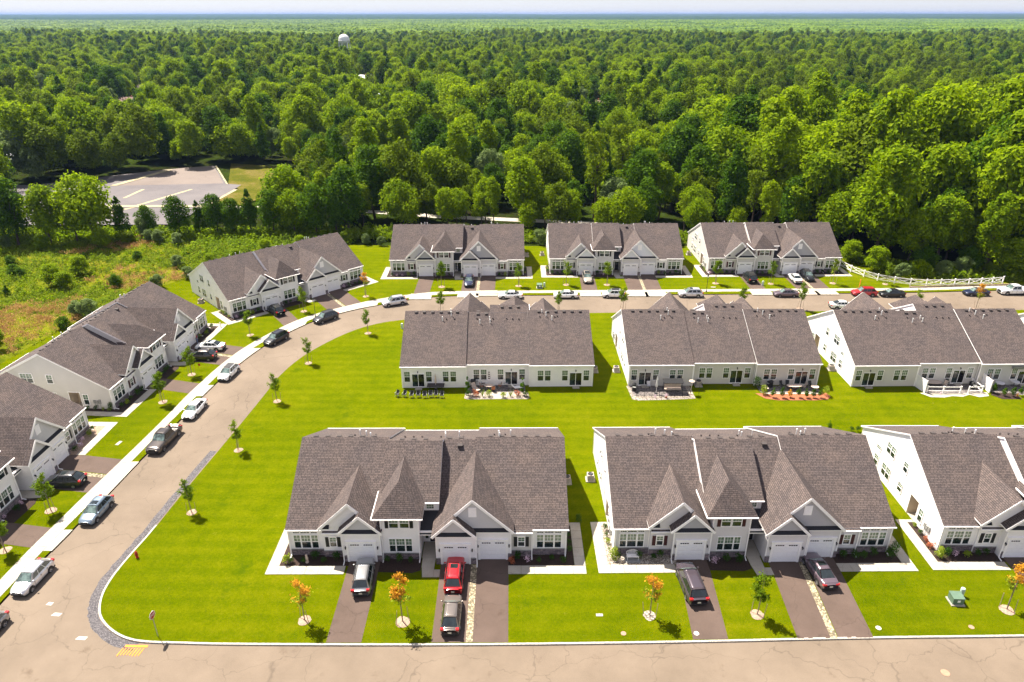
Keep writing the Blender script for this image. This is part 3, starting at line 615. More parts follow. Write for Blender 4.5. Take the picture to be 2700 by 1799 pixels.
    for x, y, f, p in [(17.36, 10.0, bC, R2_), (12.81, 10.03, bC, R2_), (11.87, 10.09, bC, R2_), (10.92, 10.1, bC, R2_), (22.0, 10.3, bA, R3_), (20.8, 10.3, bA, R3_), (7.7, 10.0, bA, R1_), (5.4, 10.0, bA, R1_), (5.0, 9.9, bA, R1_), (14.9, 10.0, bC, R2_)]:
        o = part('sv', 'roof_vent', p, None, lambda b: (b.tube((0, 0, -.1), (0, 0, .14), .08, .08, 'vent', 8), b.tube((0, 0, .14), (0, 0, .2), .12, .10, 'vent', 8))); o.location = (x, y, f(y))
    o = part('bx', 'roof_vent', R2_, None, lambda b: (b.box(-.24, -.2, -.2, .24, .2, .22, 'vent'), b.box(-.28, -.24, .22, .28, .24, .27, 'vent'))); o.location = (17.14, 7.9, pC(7.9))
    # --- windows and doors, front
    for cx, w in ((1.05, .62), (1.93, .88), (2.83, .62)):
        window(H, 'F', cx, -.1, .92, w, 1.62, (2 if w < .7 else 3, 2), True, .07); window(H, 'F', cx, -.1, 2.80, w, .17, (3, 1), False, .05)
    for cx, w in ((25.55, .62), (26.45, .88), (27.35, .62)):
        window(H, 'F', cx, -.1, .92, w, 1.62, (2 if w < .7 else 3, 2), True, .07); window(H, 'F', cx, -.1, 2.80, w, .17, (3, 1), False, .05)
    for cx in (4.72, 23.65):
        window(H, 'F', cx, -.35, 1.32, .62, 1.12, (2, 2)); shutter(H, cx - .58, -.36, 1.28, .36, 1.20); shutter(H, cx + .58, -.36, 1.28, .36, 1.20)
        b = MB(); b.box(cx - .45, -.44, 2.56, cx + .45, -.355, 2.66, 'trim'); b.ob('window_head', H)
    for cx, w in ((10.75, .58), (11.57, .82), (12.4, .58)): window(H, 'F', cx, -.72, .98, w, 1.62, (2 if w < .7 else 3, 2), True, .07)
    for cx in (11.02, 12.08): window(H, 'F', cx, -.72, 3.98, .86, 1.16, (3, 2), True, .08)
    shutter(H, 10.32, -.73, 3.94, .34, 1.24); shutter(H, 12.78, -.73, 3.94, .34, 1.24)
    garage_door(H, 7.70, -1.07, 2.56, 2.34); garage_door(H, 17.10, -1.45, 2.56, 2.34); garage_door(H, 20.80, -.81, 2.56, 2.34)
    for x, y in ((6.12, -1.07), (9.33, -1.07), (15.5, -1.45), (18.76, -1.45), (19.32, -.81), (22.42, -.81)): wall_lamp(H, x, y, 1.78)
    for x, y, z in ((.28, -.2, 3.2), (5.86, -1.2, 3.6), (9.75, -.82, 5.1), (13.42, -.84, 3.3), (19.22, -1.5, 3.5), (24.72, -.46, 3.1), (28.12, -.2, 3.2)): downspout(H, x, y, z)
    # side windows
    for s, pl in (('L', .2), ('R', 28.2)):
        for y, z, w, h, g in ((13.8, 3.1, .85, .5, (2, 2)), (13.8, 1.0, .85, 1.3, (2, 2)), (11.85, 3.85, .8, 1.35, (2, 2)), (10.95, 3.85, .8, 1.35, (2, 2)), (11.85, .85, .8, 1.5, (2, 2)), (10.95, .85, .8, 1.5, (2, 2)), (8.1, 3.85, .8, 1.25, (2, 2)), (8.2, 1.2, .8, 1.1, (2, 2)), (3.65, .65, .7, 1.55, (2, 2))):
            window(H, s, y, pl, z, w, h, g, h > .6, .08)['sidepart'] = s
    for x0, s in ((.2, -1), (28.2, 1)):
        b = MB()
        for y, h in ((1.6, 1.2), (2.0, .9), (2.35, 1.0)): b.box(x0, y, .9, x0 + s * .14, y + .3, .9 + h * .5, 'metal_grey'); b.tube((x0 + s * .07, y + .15, 0), (x0 + s * .07, y + .15, .9), .025, .025, 'metal_grey', 6)
        b.ob('meter_box', H)
    # rear windows and sliding doors
    for cx, pl in ((.97 + .17, 17.9), (4.29, 17.9), (6.82, 17.9), (7.88, 17.9), (10.58, 17.45), (13.75, 17.45), (16.23, 17.45), (17.31, 17.45), (20.68, 18.0), (21.79, 18.0), (24.25, 18.0), (27.44, 18.0)):
        window(H, 'B', cx, pl, 1.0, .80, 1.66, (3, 2), True, .06)
    for cx, pl in ((2.70, 17.9), (12.17, 17.45), (25.84, 18.0)):
        def sd(b): b.box(-.92, 0, 0, -.86, 2.12, .06, 'trim'); b.box(.86, 0, 0, .92, 2.12, .06, 'trim'); b.box(-.92, 2.06, 0, .92, 2.12, .061, 'trim'); b.box(-.92, -.12, 0, .92, .04, .09, 'trim'); b.box(-.035, .04, 0, .035, 2.06, .05, 'trim')
        o = part('sd', 'sliding_door', H, face_matrix('B', cx, pl, .18), sd)
        part('sdp', 'pane', o, None, lambda b: b.box(.035, .04, .005, .86, 2.06, .03, 'pane_dark')); part('sdq', 'pane', o, None, lambda b: b.box(-.86, .04, .005, -.035, 2.06, .045, 'pane_low'))
        b = MB(); b.box(cx - .55, pl, 0, cx + .45, pl + .75, .16, 'concrete'); b.ob('back_step', H)
        wall_lamp(H, cx, pl, 2.6, 'B')
    for x in (.3, 9.6, 18.72, 28.1): b = MB(); b.bar((x, 18.05 if x != 9.6 else 17.6, .1), (x, 18.05 if x != 9.6 else 17.6, 3.5), .09, .07, 'gutter'); b.ob('downspout', H)
    return H
H0 = build_house()
bpy.context.view_layer.update()
index_kids(H0)
FRONT = ('front_wall', 'stone_base', 'return_wall', 'gable_wall', 'entry_wall')
def base(n): return n.split('.')[0]
def style(H, cols):
    """per-building colours: object-linked material slots on the copies"""
    for c in H.children:
        r = c.get('reg')
        key = cols.get(r) if r else (cols['shutter'] if base(c.name) == 'shutter' else None)
        if base(c.name) == 'shutter' and c.matrix_local.translation.x > 15: key = cols.get('shutter2', cols['shutter'])
        if base(c.name) == 'shutter' and 9 < c.matrix_local.translation.x < 14: key = cols.get('shutterC', cols['shutter'])
        if key:
            for i, s in enumerate(c.material_slots):
                s.link = 'OBJECT'; s.material = M[key]
def vis(local, front, back, left, right):
    n = base(local.name); t = local.matrix_local.translation
    if n == 'window' and local.get('sidepart'): return (local['sidepart'] == 'L' and left) or (local['sidepart'] == 'R' and right)
    if n in ('window', 'sliding_door', 'wall_lamp') and local.matrix_local.translation.y > 16: return back
    if n in ('window', 'shutter', 'garage_door', 'window_head', 'front_door', 'side_light', 'wall_lamp'): return front
    if n == 'back_step': return back
    return True
BW = dict(F='white', F3='white', B='greige', S='white', R='white', G='gablebeige', shutter='black')
HS = [ # x, y, heading, colours, (front, back, left, right), label
 (-22.74, 55.44, .12, BW, (1, 0, 0, 0), 'nearest white triple townhouse with black shutters, the red car parked before it'),
 (10.15, 55.60, .5, dict(F='lightgrey', F3='lightgrey', B='lightgrey', S='white', R='lightgrey', G='gablegrey', shutter='maroon'), (1, 0, 1, 0), 'nearest light grey triple townhouse with dark red shutters, behind the two plum coloured cars'),
 (43.40, 56.00, -.1, BW, (1, 0, 1, 0), 'nearest row white townhouse cut by the right edge, showing its tall side wall'),
 (-25.79, 139.93, .47, dict(F='lightgrey', F3='lightgrey', B='lightgrey', S='greige', R='white', G='gablegrey', shutter='maroon'), (1, 0, 0, 0), 'grey far row townhouse with dark red shutters and a dark blue car in its drive'),
 (7.79, 140.91, -.29, dict(F='lightgrey', F3='lightgrey', B='white', S='white', R='white', G='gablewhite', shutter='black'), (1, 0, 1, 0), 'triple townhouse with white gables and black shutters in the middle of the far row'),
 (41.45, 141.25, .71, dict(F='greige', F3='greige', B='greige', S='greige', R='white', G='gablegrey', shutter='maroon', shutter2='black'), (1, 0, 1, 0), 'beige triple townhouse in the far row, beside the white rail fence'),
 (-51.17, 116.73, 43.82, dict(F='white', F3='white', B='white', S='white', R='white', G='gablebeige', shutter='black'), (1, 0, 1, 0), 'white townhouse set at an angle on the bend, black car in its left drive'),
 (-55.60, 84.10, 86.0, dict(F='white', F3='white', B='greige', S='greige', R='white', G='gablebeige', shutter='maroon', shutterC='maroon', shutter2='black'), (1, 0, 1, 0), 'townhouse on the left street with a long beige side wall and sloping eaves'),
 (-56.85, 50.86, 88.69, dict(F='white', F3='white', B='greige', S='white', R='white', G='gablebeige', shutter='black'), (1, 0, 0, 0), 'triple townhouse cut by the left edge, dark grey crossover in its drive'),
 (11.81, 108.85, 180.74, dict(F='white', F3='white', B='white', S='white', R='white', G='gablewhite', shutter='black'), (0, 1, 0, 0), 'white townhouse seen from behind, with a row of black chairs on its lawn'),
 (45.31, 109.2, 180.3, dict(F='white', F3='white', B='white', S='white', R='greige', G='gablewhite', shutter='black'), (0, 1, 0, 1), 'beige townhouse seen from behind, with a row of small conifers at its patio'),
 (78.01, 109.31, 181.01, dict(F='white', F3='white', B='white', S='white', R='greige', G='gablewhite', shutter='black'), (0, 1, 0, 1), 'townhouse seen from behind, with white fence panels round its patio'),
 (111.3, 109.5, 181.0, dict(F='white', F3='white', B='white', S='white', R='white', G='gablewhite', shutter='black'), (0, 0, 0, 0), 'white townhouse gable end just entering at the right edge of the middle row')]
HOUSES = []
for i, (x, y, th, cols, fl, lab) in enumerate(HS):
    h = copy_tree(H0, None, lambda o: vis(o, *fl)); h.location = (x, y, 0); h.rotation_euler = (0, 0, R(th))
    tag(h, lab, 'townhouse', 'three-unit townhouses along the streets'); HOUSES.append(h)
# the prototype itself is taken away again: every building shown is a copy
def drop(o):
    for ch in list(o.children): drop(ch)
    bpy.data.objects.remove(o)
drop(H0)
for h in HOUSES:
    for c in h.children: pass
bpy.context.view_layer.update()
for h, spec in zip(HOUSES, HS): style(h, spec[3])
for o in bpy.data.objects:
    for k in ('reg', 'sidepart'):
        if k in o: del o[k]
# awning cassette and small extras on single houses
def wp(i, x, y):
    X, Y, th = HS[i][:3]; th = R(th); return (X + x * math.cos(th) - y * math.sin(th), Y + x * math.sin(th) + y * math.cos(th))
b = MB(); b.box(.8, 17.95, 2.95, 4.9, 18.25, 3.12, 'metal_grey'); b.box(.8, 18.0, 2.75, 4.9, 18.2, 2.88, 'metal_grey'); b.ob('folded_awning', HOUSES[11])
# white scalloped garden of each house: drives, walks, beds
SK = [(0, 0), (-.075, 0), (-.09, 0), (-.01, 0), (-.02, 0), (-.02, 0), (-.15, 0), (-.19, 0), (-.15, 0)]
def gpoly(i, pts, z, m, name):
    k, dx = SK[i] if i < len(SK) else (0, 0)
    return struct(flat(name, [wp(i, x + (-k * y) * -1 * (1 if y < -3.2 else .4) + (0), y) for x, y in pts], z, m))
ENDS = [(-11.15, -11.15, -11.15)] + [(-11.0, -11.0, -10.95)] + [(-11.2, -11.2, -11.2)] + [(-11.3, -10.4, -9.6)] + [(-10.6,) * 3] + [(-10.4,) * 3] + [(-10.6, -9.6, -10.8)] + [(-9.2, -9.5, -10.4)] + [(-8.2, -8.2, -8.3)]
def walkway(i, side):
    root = struct(empty('walkway')); X = (lambda x: x) if side == 'L' else (lambda x: 28.42 - x)
    def slab_(x0, y0, x1, y1):
        a, c = X(x0), X(x1)
        if a > c: a, c = c, a
        q = [wp(i, p, r) for p, r in ((a + .012, y0 + .012), (c - .012, y0 + .012), (c - .012, y1 - .012), (a + .012, y1 - .012))]
        z = .045 + rnd.uniform(-.004, .004); s = MB(); s.slab([(*p, z) for p in q], .08, 'concrete', bottom=False); s.ob('slab', root)
    n = 6; x0, x1 = -1.65, 6.1
    for k in range(n): slab_(x0 + (x1 - x0) * k / n, -2.9, x0 + (x1 - x0) * (k + 1) / n, -1.75)
    for k in range(5): slab_(-1.65, -1.75 + k * 1.3, -.55, -1.75 + (k + 1) * 1.3)
    for k in range(1): slab_(-.55, 4.3, .15, 4.75 + .0)
BED = {0: ('mulch', 'mulch'), 1: ('pebble', 'mulch'), 2: ('mulch', 'mulch'), 3: ('mulch', 'mulch'), 4: ('mulch', 'mulch'), 5: ('mulch', 'mulch'), 6: ('mulch', 'mulch'), 7: ('mulch', 'mulch'), 8: ('mulch', 'mulchlight')}
for i in range(9):
    e1, e2, e3 = ENDS[i]
    for a, c, e, nm in ((6.35, 9.45, e1, 'driveway'), (15.6, 18.62, e2, 'driveway'), (19.22, 22.35, e3, 'driveway')):
        f = SK[i][0]
        pts = [(a, -.8), (a, -2.5), (a - f * (e + 2.5), e), (c - f * (e + 2.5), e), (c, -2.5), (c, -.8)]
        struct(flat('driveway', [wp(i, x, y) for x, y in pts][::1], .012, 'drive'))
        if 3 <= i < 6: struct(flat('apron', [wp(i, x, y) for x, y in [(a - .5 - f * (e + 2.5), e + .1), (a - .6 - f * (e + 2.5), e - 2.9), (c + .6 - f * (e + 2.5), e - 2.9), (c + .5 - f * (e + 2.5), e + .1)]], .006, 'concrete'))
    f = SK[i][0]
    struct(flat('gravel_strip', [wp(i, 18.62, -1.6), wp(i, 18.62 - f * (e2 + 1.6), e2), wp(i, 19.22 - f * (e2 + 1.6), e2), wp(i, 19.22, -1.6)], .03, 'river'))
    walkway(i, 'L'); walkway(i, 'R')
    rt = struct(empty('entry_walk'))
    for q in ([(13.6, -.6), (15.1, -.6), (15.1, 1.75), (13.6, 1.75)], [(13.7, -1.95), (14.95, -1.95), (15.0, -.62), (13.66, -.62)], [(13.9, -3.3), (14.95, -3.3), (14.95, -1.97), (13.72, -1.97)], [(14.97, -3.3), (15.58, -3.3), (15.58, -2.3), (14.97, -2.3)]):
        s = MB(); s.slab([(*wp(i, x, y), .05) for x, y in q], .08, 'concrete', bottom=False); s.ob('slab', rt)
    lb, rb_ = BED[i]
    struct(flat('mulch_bed', [wp(i, *p) for p in [(-.55, -1.75), (6.35, -1.75), (6.35, -.3), (.2, -.1), (.2, 4.3), (-.55, 4.3)]], .03, lb))
    struct(flat('mulch_bed', [wp(i, *p) for p in [(22.35, -1.75), (28.95, -1.75), (28.95, 4.3), (28.2, 4.3), (28.2, -.1), (22.35, -.4)]], .03, rb_))
    struct(flat('mulch_bed', [wp(i, *p) for p in [(9.45, -2.6), (12.8, -2.75), (13.66, -2.4), (13.6, -.7), (9.45, -.7)]], .03, 'mulch'))
# wide concrete aprons of the left street and the bend, from sidewalk to curb
def lerp_path(P, v, key):
    for p, q in zip(P, P[1:]):
        if (p[key] - v) * (q[key] - v) <= 0 and p[key] != q[key]:
            t = (v - p[key]) / (q[key] - p[key]); return (p[0] + (q[0] - p[0]) * t, p[1] + (q[1] - p[1]) * t)
def apron2(v0, v1, key):
    n = 8; A = [lerp_path(OUTER, v0 + (v1 - v0) * k / n, key) for k in range(n + 1)]; B = [lerp_path(VERGE, v0 + (v1 - v0) * k / n, key) for k in range(n + 1)]
    if None in A or None in B: return
    struct(flat('apron', A + B[::-1], .018, 'concrete'))
for v in ((55.9, 59.15), (64.0, 71.7), (88.0, 91.3), (95.7, 104.0)): apron2(*v, 1)
for v in ((-39.2, -36.8), (-35.6, -25.6)): apron2(*v, 0)
# ---------------------------------------------------------------- cars
def lerp(a, b, t): return a + (b - a) * t
def interp(tab, x):
    for (a, *p), (b, *q) in zip(tab, tab[1:]):
        if x <= b: t = (x - a) / (b - a) if b > a else 0; t = max(0, min(1, t)); t = t * t * (3 - 2 * t) if False else t; return [lerp(u, v, t) for u, v in zip(p, q)]
    return list(tab[-1][1:])
CT = { # nose at +x; body table: x, top z, half width, belt z ; cabin: cowl x, roof front x, roof rear x, tail x, belt z, roof z
 'suv': dict(L=4.65, body=[(-2.32, .86, .74), (-2.25, 1.02, .84), (-1.9, 1.06, .90), (0, 1.04, .93), (.95, 1.06, .92), (1.35, 1.04, .90), (2.0, .93, .86), (2.24, .80, .76), (2.33, .62, .66)], cab=(1.12, .42, -1.62, -2.22, 1.03, 1.66, .84, .60), wb=1.34, r=.355, rail=True),
 'smallsuv': dict(L=4.35, body=[(-2.16, .86, .72), (-2.1, 1.0, .80), (-1.7, 1.06, .87), (0, 1.02, .89), (.9, 1.02, .88), (1.3, .98, .86), (1.85, .86, .82), (2.1, .74, .72), (2.17, .58, .62)], cab=(1.12, .40, -1.25, -2.05, 1.01, 1.58, .80, .56), wb=1.30, r=.34, rail=False),
 'sedan': dict(L=4.7, body=[(-2.34, .78, .70), (-2.25, .98, .80), (-1.75, 1.03, .88), (0, .93, .91), (.9, .95, .90), (1.35, .92, .88), (2.0, .80, .83), (2.26, .68, .74), (2.35, .52, .64)], cab=(1.10, .35, -.85, -1.85, .95, 1.44, .78, .54), wb=1.38, r=.325, rail=False),
 'van': dict(L=5.1, body=[(-2.54, .90, .78), (-2.45, 1.05, .90), (-2.0, 1.08, .96), (0, 1.06, .98), (1.2, 1.06, .97), (1.6, 1.02, .95), (2.2, .90, .88), (2.46, .78, .78), (2.55, .60, .68)], cab=(1.45, .62, -2.0, -2.42, 1.05, 1.72, .88, .68), wb=1.52, r=.345, rail=True),
 'pickup': dict(L=5.8, body=[(-2.9, .95, .90), (-2.85, 1.12, .96), (-1.2, 1.13, .98), (0, 1.13, .99), (1.0, 1.16, .98), (1.35, 1.15, .96), (2.5, 1.06, .95), (2.78, .96, .90), (2.9, .75, .82)], cab=(1.25, .62, -.82, -1.12, 1.12, 1.86, .86, .70), wb=1.80, r=.40, rail=False)}
def car_proto(kind):
    D = CT[kind]; root = empty('parked_car' if kind != 'pickup' else 'pickup_truck'); hl = D['L'] / 2; wb, r = D['wb'], D['r']
    tab = D['body']
    b = MB(); xs = sorted(set([t[0] for t in tab] + [tab[0][0] + (tab[-1][0] - tab[0][0]) * i / 26 for i in range(27)]))
    G = []
    bed = kind == 'pickup'
    for x in xs:
        zt, hw = interp(tab, x); zb = .24 + .10 * (abs(x) / hl) ** 6
        row = []
        crown = .035
        prof = [(-1.0 * .93, zb), (-1.0 * .985, zb + .10), (-1.0, lerp(zb, zt, .45)), (-.985, lerp(zb, zt, .72)), (-.93, zt - .045), (-.80, zt), (-.4, zt + crown), (0, zt + crown * 1.3), (.4, zt + crown), (.80, zt), (.93, zt - .045), (.985, lerp(zb, zt, .72)), (1.0, lerp(zb, zt, .45)), (.985, zb + .10), (.93, zb)]
        if bed and x < D['cab'][3] + .0 and x > -hl + .10: prof = [(u, v) if abs(u) > .84 else (u, .62) for u, v in prof]
        G.append([(x, u * hw, v) for u, v in prof])
    b.grid(G, 'car_white'); b.poly(G[0], 'car_white', True, True); b.poly(G[-1], 'car_white', True)
    b.ob('body', root, True)
    b = MB(); b.box(-hl + .12, -.8, .16, hl - .12, .8, .30, 'plastic')
    for s in (-1, 1): b.box(-wb + .42, s * .80, .20, wb - .42, s * (interp(tab, 0)[1] + .012), .36, 'plastic')
    b.box(hl - .14, -.62, .28, hl + .005, .62, .44, 'plastic'); b.box(-hl - .005, -.62, .26, -hl + .1, .62, .46, 'plastic'); b.ob('lower_trim', root)
    b = MB(); b.box(hl - .16, -.42, .48, hl + .012, .42, .66 if kind != 'pickup' else .92, 'black'); b.ob('grille', root)
    # cabin
    cx, fx, rx, tx, zb, zr, wb_, wt = D['cab']
    def ring(t, side):  # side curve
        return None
    def cabpt(u, v):
        """u 0..1 from tail to cowl along belt/roof; v 0 belt .. 1 roof edge"""
        xb = lerp(tx, cx, u); xt = lerp(rx, fx, u); return xb, xt
    b = MB(); n = 10; vs = [0, .35, .7, .9, 1.0]
    Gl = []
    for i in range(n + 1):
        u = i / n; row = []
        for k, v in enumerate(vs):
            x = lerp(lerp(tx, cx, u), lerp(rx, fx, u), v); w = lerp(wb_, wt, v ** 1.15); z = lerp(zb - .04, zr - .03, v) + (0.03 if v == 1 else 0) - (.05 * (2 * u - 1) ** 4 if v == 1 else 0); row.append((x, -w, z))
        for q in (-.5, 0, .5): x = lerp(rx, fx, u); row.append((x, q * wt, zr + .035 * (1 - q * q) - .05 * (2 * u - 1) ** 4))
        row += [(p[0], -p[1], p[2]) for p in row[:len(vs)]][::-1]; Gl.append(row)
    b.grid(Gl, 'car_white'); b.poly(Gl[0], 'car_white', True, True); b.poly(Gl[-1], 'car_white', True)
    b.v = [tuple(p) for p in b.v]; b.ob('roof', root, True)
    # glass: windscreen, rear window, side windows, set just proud of the cabin
    def quadpatch(name, P00, P10, P11, P01, off, mat, nu=5, nv=3, bulge=.03):
        P00, P10, P11, P01 = map(Vector, (P00, P10, P11, P01)); nrm = (P10 - P00).cross(P01 - P00).normalized(); G = []
        for i in range(nu + 1):
            row = []
            for j in range(nv + 1):
                u, v = i / nu, j / nv; p = P00.lerp(P10, u).lerp(P01.lerp(P11, u), v) + nrm * (off + bulge * (1 - (2 * u - 1) ** 2)); row.append(tuple(p))
            G.append(row)
        b = MB(); b.grid(G, mat); return b.ob(name, root)
    F = lambda s, v: (lerp(cx, fx, v), s * lerp(wb_, wt, v) * .93, lerp(zb, zr - .02, v))
    quadpatch('windscreen', F(-1, .02), F(1, .02), F(1, .93), F(-1, .93), .014, 'screenglass')
    Bk = lambda s, v: (lerp(tx, rx, v), s * lerp(wb_, wt, v) * .88, lerp(zb, zr - .02, v))
    quadpatch('rear_window', Bk(1, .18), Bk(-1, .18), Bk(-1, .92), Bk(1, .92), .014, 'carglass')
    for s in (-1, 1):
        spans = [(.06, .33), (.36, .64), (.67, .92)] if kind != 'pickup' else [(.10, .50), (.54, .90)]
        for u0, u1 in spans:
            def S(u, v): return (lerp(lerp(tx, cx, u), lerp(rx, fx, u), v), s * lerp(wb_, wt, v ** 1.15), lerp(zb - .04, zr - .03, v))
            a = [S(u0, .14), S(u1, .14), S(u1, .86), S(u0, .86)]
            if s > 0: a = [a[1], a[0], a[3], a[2]]
            quadpatch('side_window', *a, .018, 'carglass', 3, 3, 0.0)
        quadpatch('mirror_', (0, 0, 0), (0, 0, 0), (0, 0, 0), (0, 0, 0), 0, 'plastic') if 0 else None
        b = MB(); b.lathe([(0, -.07), (.07, -.05), (.085, 0), (.07, .05), (0, .07)], 'car_white', 8); m = Matrix.Translation((cx - .12, s * (wb_ + .15), zb + .10)) @ Matrix.Diagonal((.9, 1.25, 1, 1)); b.xform(m).ob('mirror', root)
    # wheels with black arches
    def wheel(b, r):
        prof = [(r * .62, -.11), (r * .93, -.11), (r, -.08), (r, .08), (r * .93, .11), (r * .62, .11)]; b.lathe(prof, 'tyre', 18)
    def rimf(b, r):
        b.lathe([(r * .62, .10), (r * .60, .06), (0.001, .05)], 'plastic', 18)
        for k in range(5):
            a = 2 * math.pi * k / 5
            for da in (-.16, .16):
                p = Vector((math.cos(a + da) * r * .62, math.sin(a + da) * r * .62, .085)); q = Vector((math.cos(a) * .03, math.sin(a) * .03, .085)); b.bar(q, p, .045, .03, 'rim')
        b.lathe([(r * .67, .085), (r * .66, .115), (r * .60, .10)], 'rim', 18); b.lathe([(.001, .11), (.05, .10), (.05, .05)], 'rim', 8)
    for sx in (-1, 1):
        for s in (-1, 1):
            hw = interp(tab, sx * wb)[1]
            rot = Matrix.Rotation(-s * math.pi / 2, 4, 'X')
            w = part(('tyre', r), 'wheel', root, Matrix.Translation((sx * wb, s * (hw - .095), r)) @ rot, lambda b: wheel(b, r))
            part(('rim', r), 'rim', w, None, lambda b: rimf(b, r))
            b = MB(); N = 16; inner = r + .015; outer = r + .07
            for i in range(N):
                t0, t1 = math.pi * (i / N) - .12 * 0, math.pi * ((i + 1) / N)
                P = lambda rad, t, y: (sx * wb + rad * math.cos(t), s * y, r + rad * math.sin(t))
                y1 = hw + .012
                q = [P(inner * .3, t0, y1 - .004), P(outer, t0, y1), P(outer, t1, y1), P(inner * .3, t1, y1 - .004)]
                b.poly(q if s < 0 else q[::-1], 'black')
                q = [P(outer, t0, y1), P(outer, t0, y1 - .1), P(outer, t1, y1 - .1), P(outer, t1, y1)]
                b.poly(q if s < 0 else q[::-1], 'black')
            b.ob('wheel_arch', root)
    for s in (-1, 1):
        zh, hwf = interp(tab, hl - .22)
        b = MB(); b.grid([[(hl - .12 - .22 * i / 3, s * (hwf * (.62 + .34 * i / 3)), zh - .12 + .015 * i + dz) for dz in (0, .11)] for i in range(4)], 'lampclear'); o = b.ob('headlight', root)
        o.location = (.075, s * .035, 0)
        zt, hwr = interp(tab, -hl + .15)
        if kind in ('suv', 'smallsuv', 'van'): b = MB(); b.box(-hl - .012, s * hwr * .66, zt - .20, -hl + .22, s * (hwr + .012), zt + .02, 'lampred'); b.ob('taillight', root)
        else: b = MB(); b.box(-hl - .012, s * hwr * .55, zt - .26, -hl + .20, s * (hwr + .010), zt - .10, 'lampred'); b.ob('taillight', root)
        if D['rail']:
            b = MB(); b.bar((fx - .1, s * wt * .9, zr + .05), (rx + .15, s * wt * .9, zr + .05), .04, .04, 'plastic'); b.box(fx - .15, s * wt * .9 - .02, zr - .04, fx - .08, s * wt * .9 + .02, zr + .05, 'plastic'); b.box(rx + .12, s * wt * .9 - .02, zr - .04, rx + .2, s * wt * .9 + .02, zr + .05, 'plastic'); b.ob('roof_rail', root)
    b = MB(); b.box(-hl - .025, -.16, .52, -hl - .0, .16, .68, 'plate'); b.ob('license_plate', root)
    # door seams and handles
    b = MB()
    for s in (-1, 1):
        hw = interp(tab, 0)[1] + .004
        for x in ((.78, -.12, -1.0) if kind != 'pickup' else (.95, .05, -.9)):
            b.box(x - .006, s * hw * .97, .38, x + .006, s * hw, .93, 'black')
        for x in (.02, -.88): b.box(x - .08 - .1, s * hw * .97, .86, x + .06 - .1, s * (hw + .02), .89, 'plastic')
    b.ob('door_trim', root)
    return root
protos = {k: car_proto(k) for k in CT}
def roofx(kind, sun_, parent):
    D = CT[kind]; cx, fx, rx, tx, zb, zr, wb_, wt = D['cab']
    b = MB()
    if sun_ == 'sunroof': b.box(fx - .75, -.36, zr + .02, fx - .18, .36, zr + .046, 'carglass')
    if sun_ == 'panorama': b.box(rx + .45, -.46, zr + .0, fx - .15, .46, zr + .044, 'carglass')
    if sun_ == 'black': 
        b.box(rx + .1, -wt + .06, zr - .03, fx - .06, wt - .06, zr + .050, 'black')
    if sun_ == 'ribs':
        for k in range(6): y = (k - 2.5) * .16; b.box(rx + .25, y - .02, zr + .0, fx - .25, y + .02, zr + .046, 'roofpaint')
    return b.ob('sunroof' if sun_ in ('sunroof', 'panorama') else 'roof_panel', parent)
index_kids(None)
def place_car(kind, x, y, head, paint, label, extra=None, group=None, z=-.12):
    c = copy_tree(protos[kind]); c.location = (x, y, z); c.rotation_euler = (0, 0, R(head)); pm_ = M['car_' + paint]
    for ch in c.children:
        if base(ch.name) in ('body', 'roof', 'mirror'):
            for s in ch.material_slots: s.link = 'OBJECT'; s.material = pm_
    M['roofpaint'] = pm_
    if extra: roofx(kind, extra, c)
    tag(c, label, 'pickup truck' if kind == 'pickup' else 'car', group); return c
GS, GD = 'cars parked along the street', 'cars parked in the driveways'
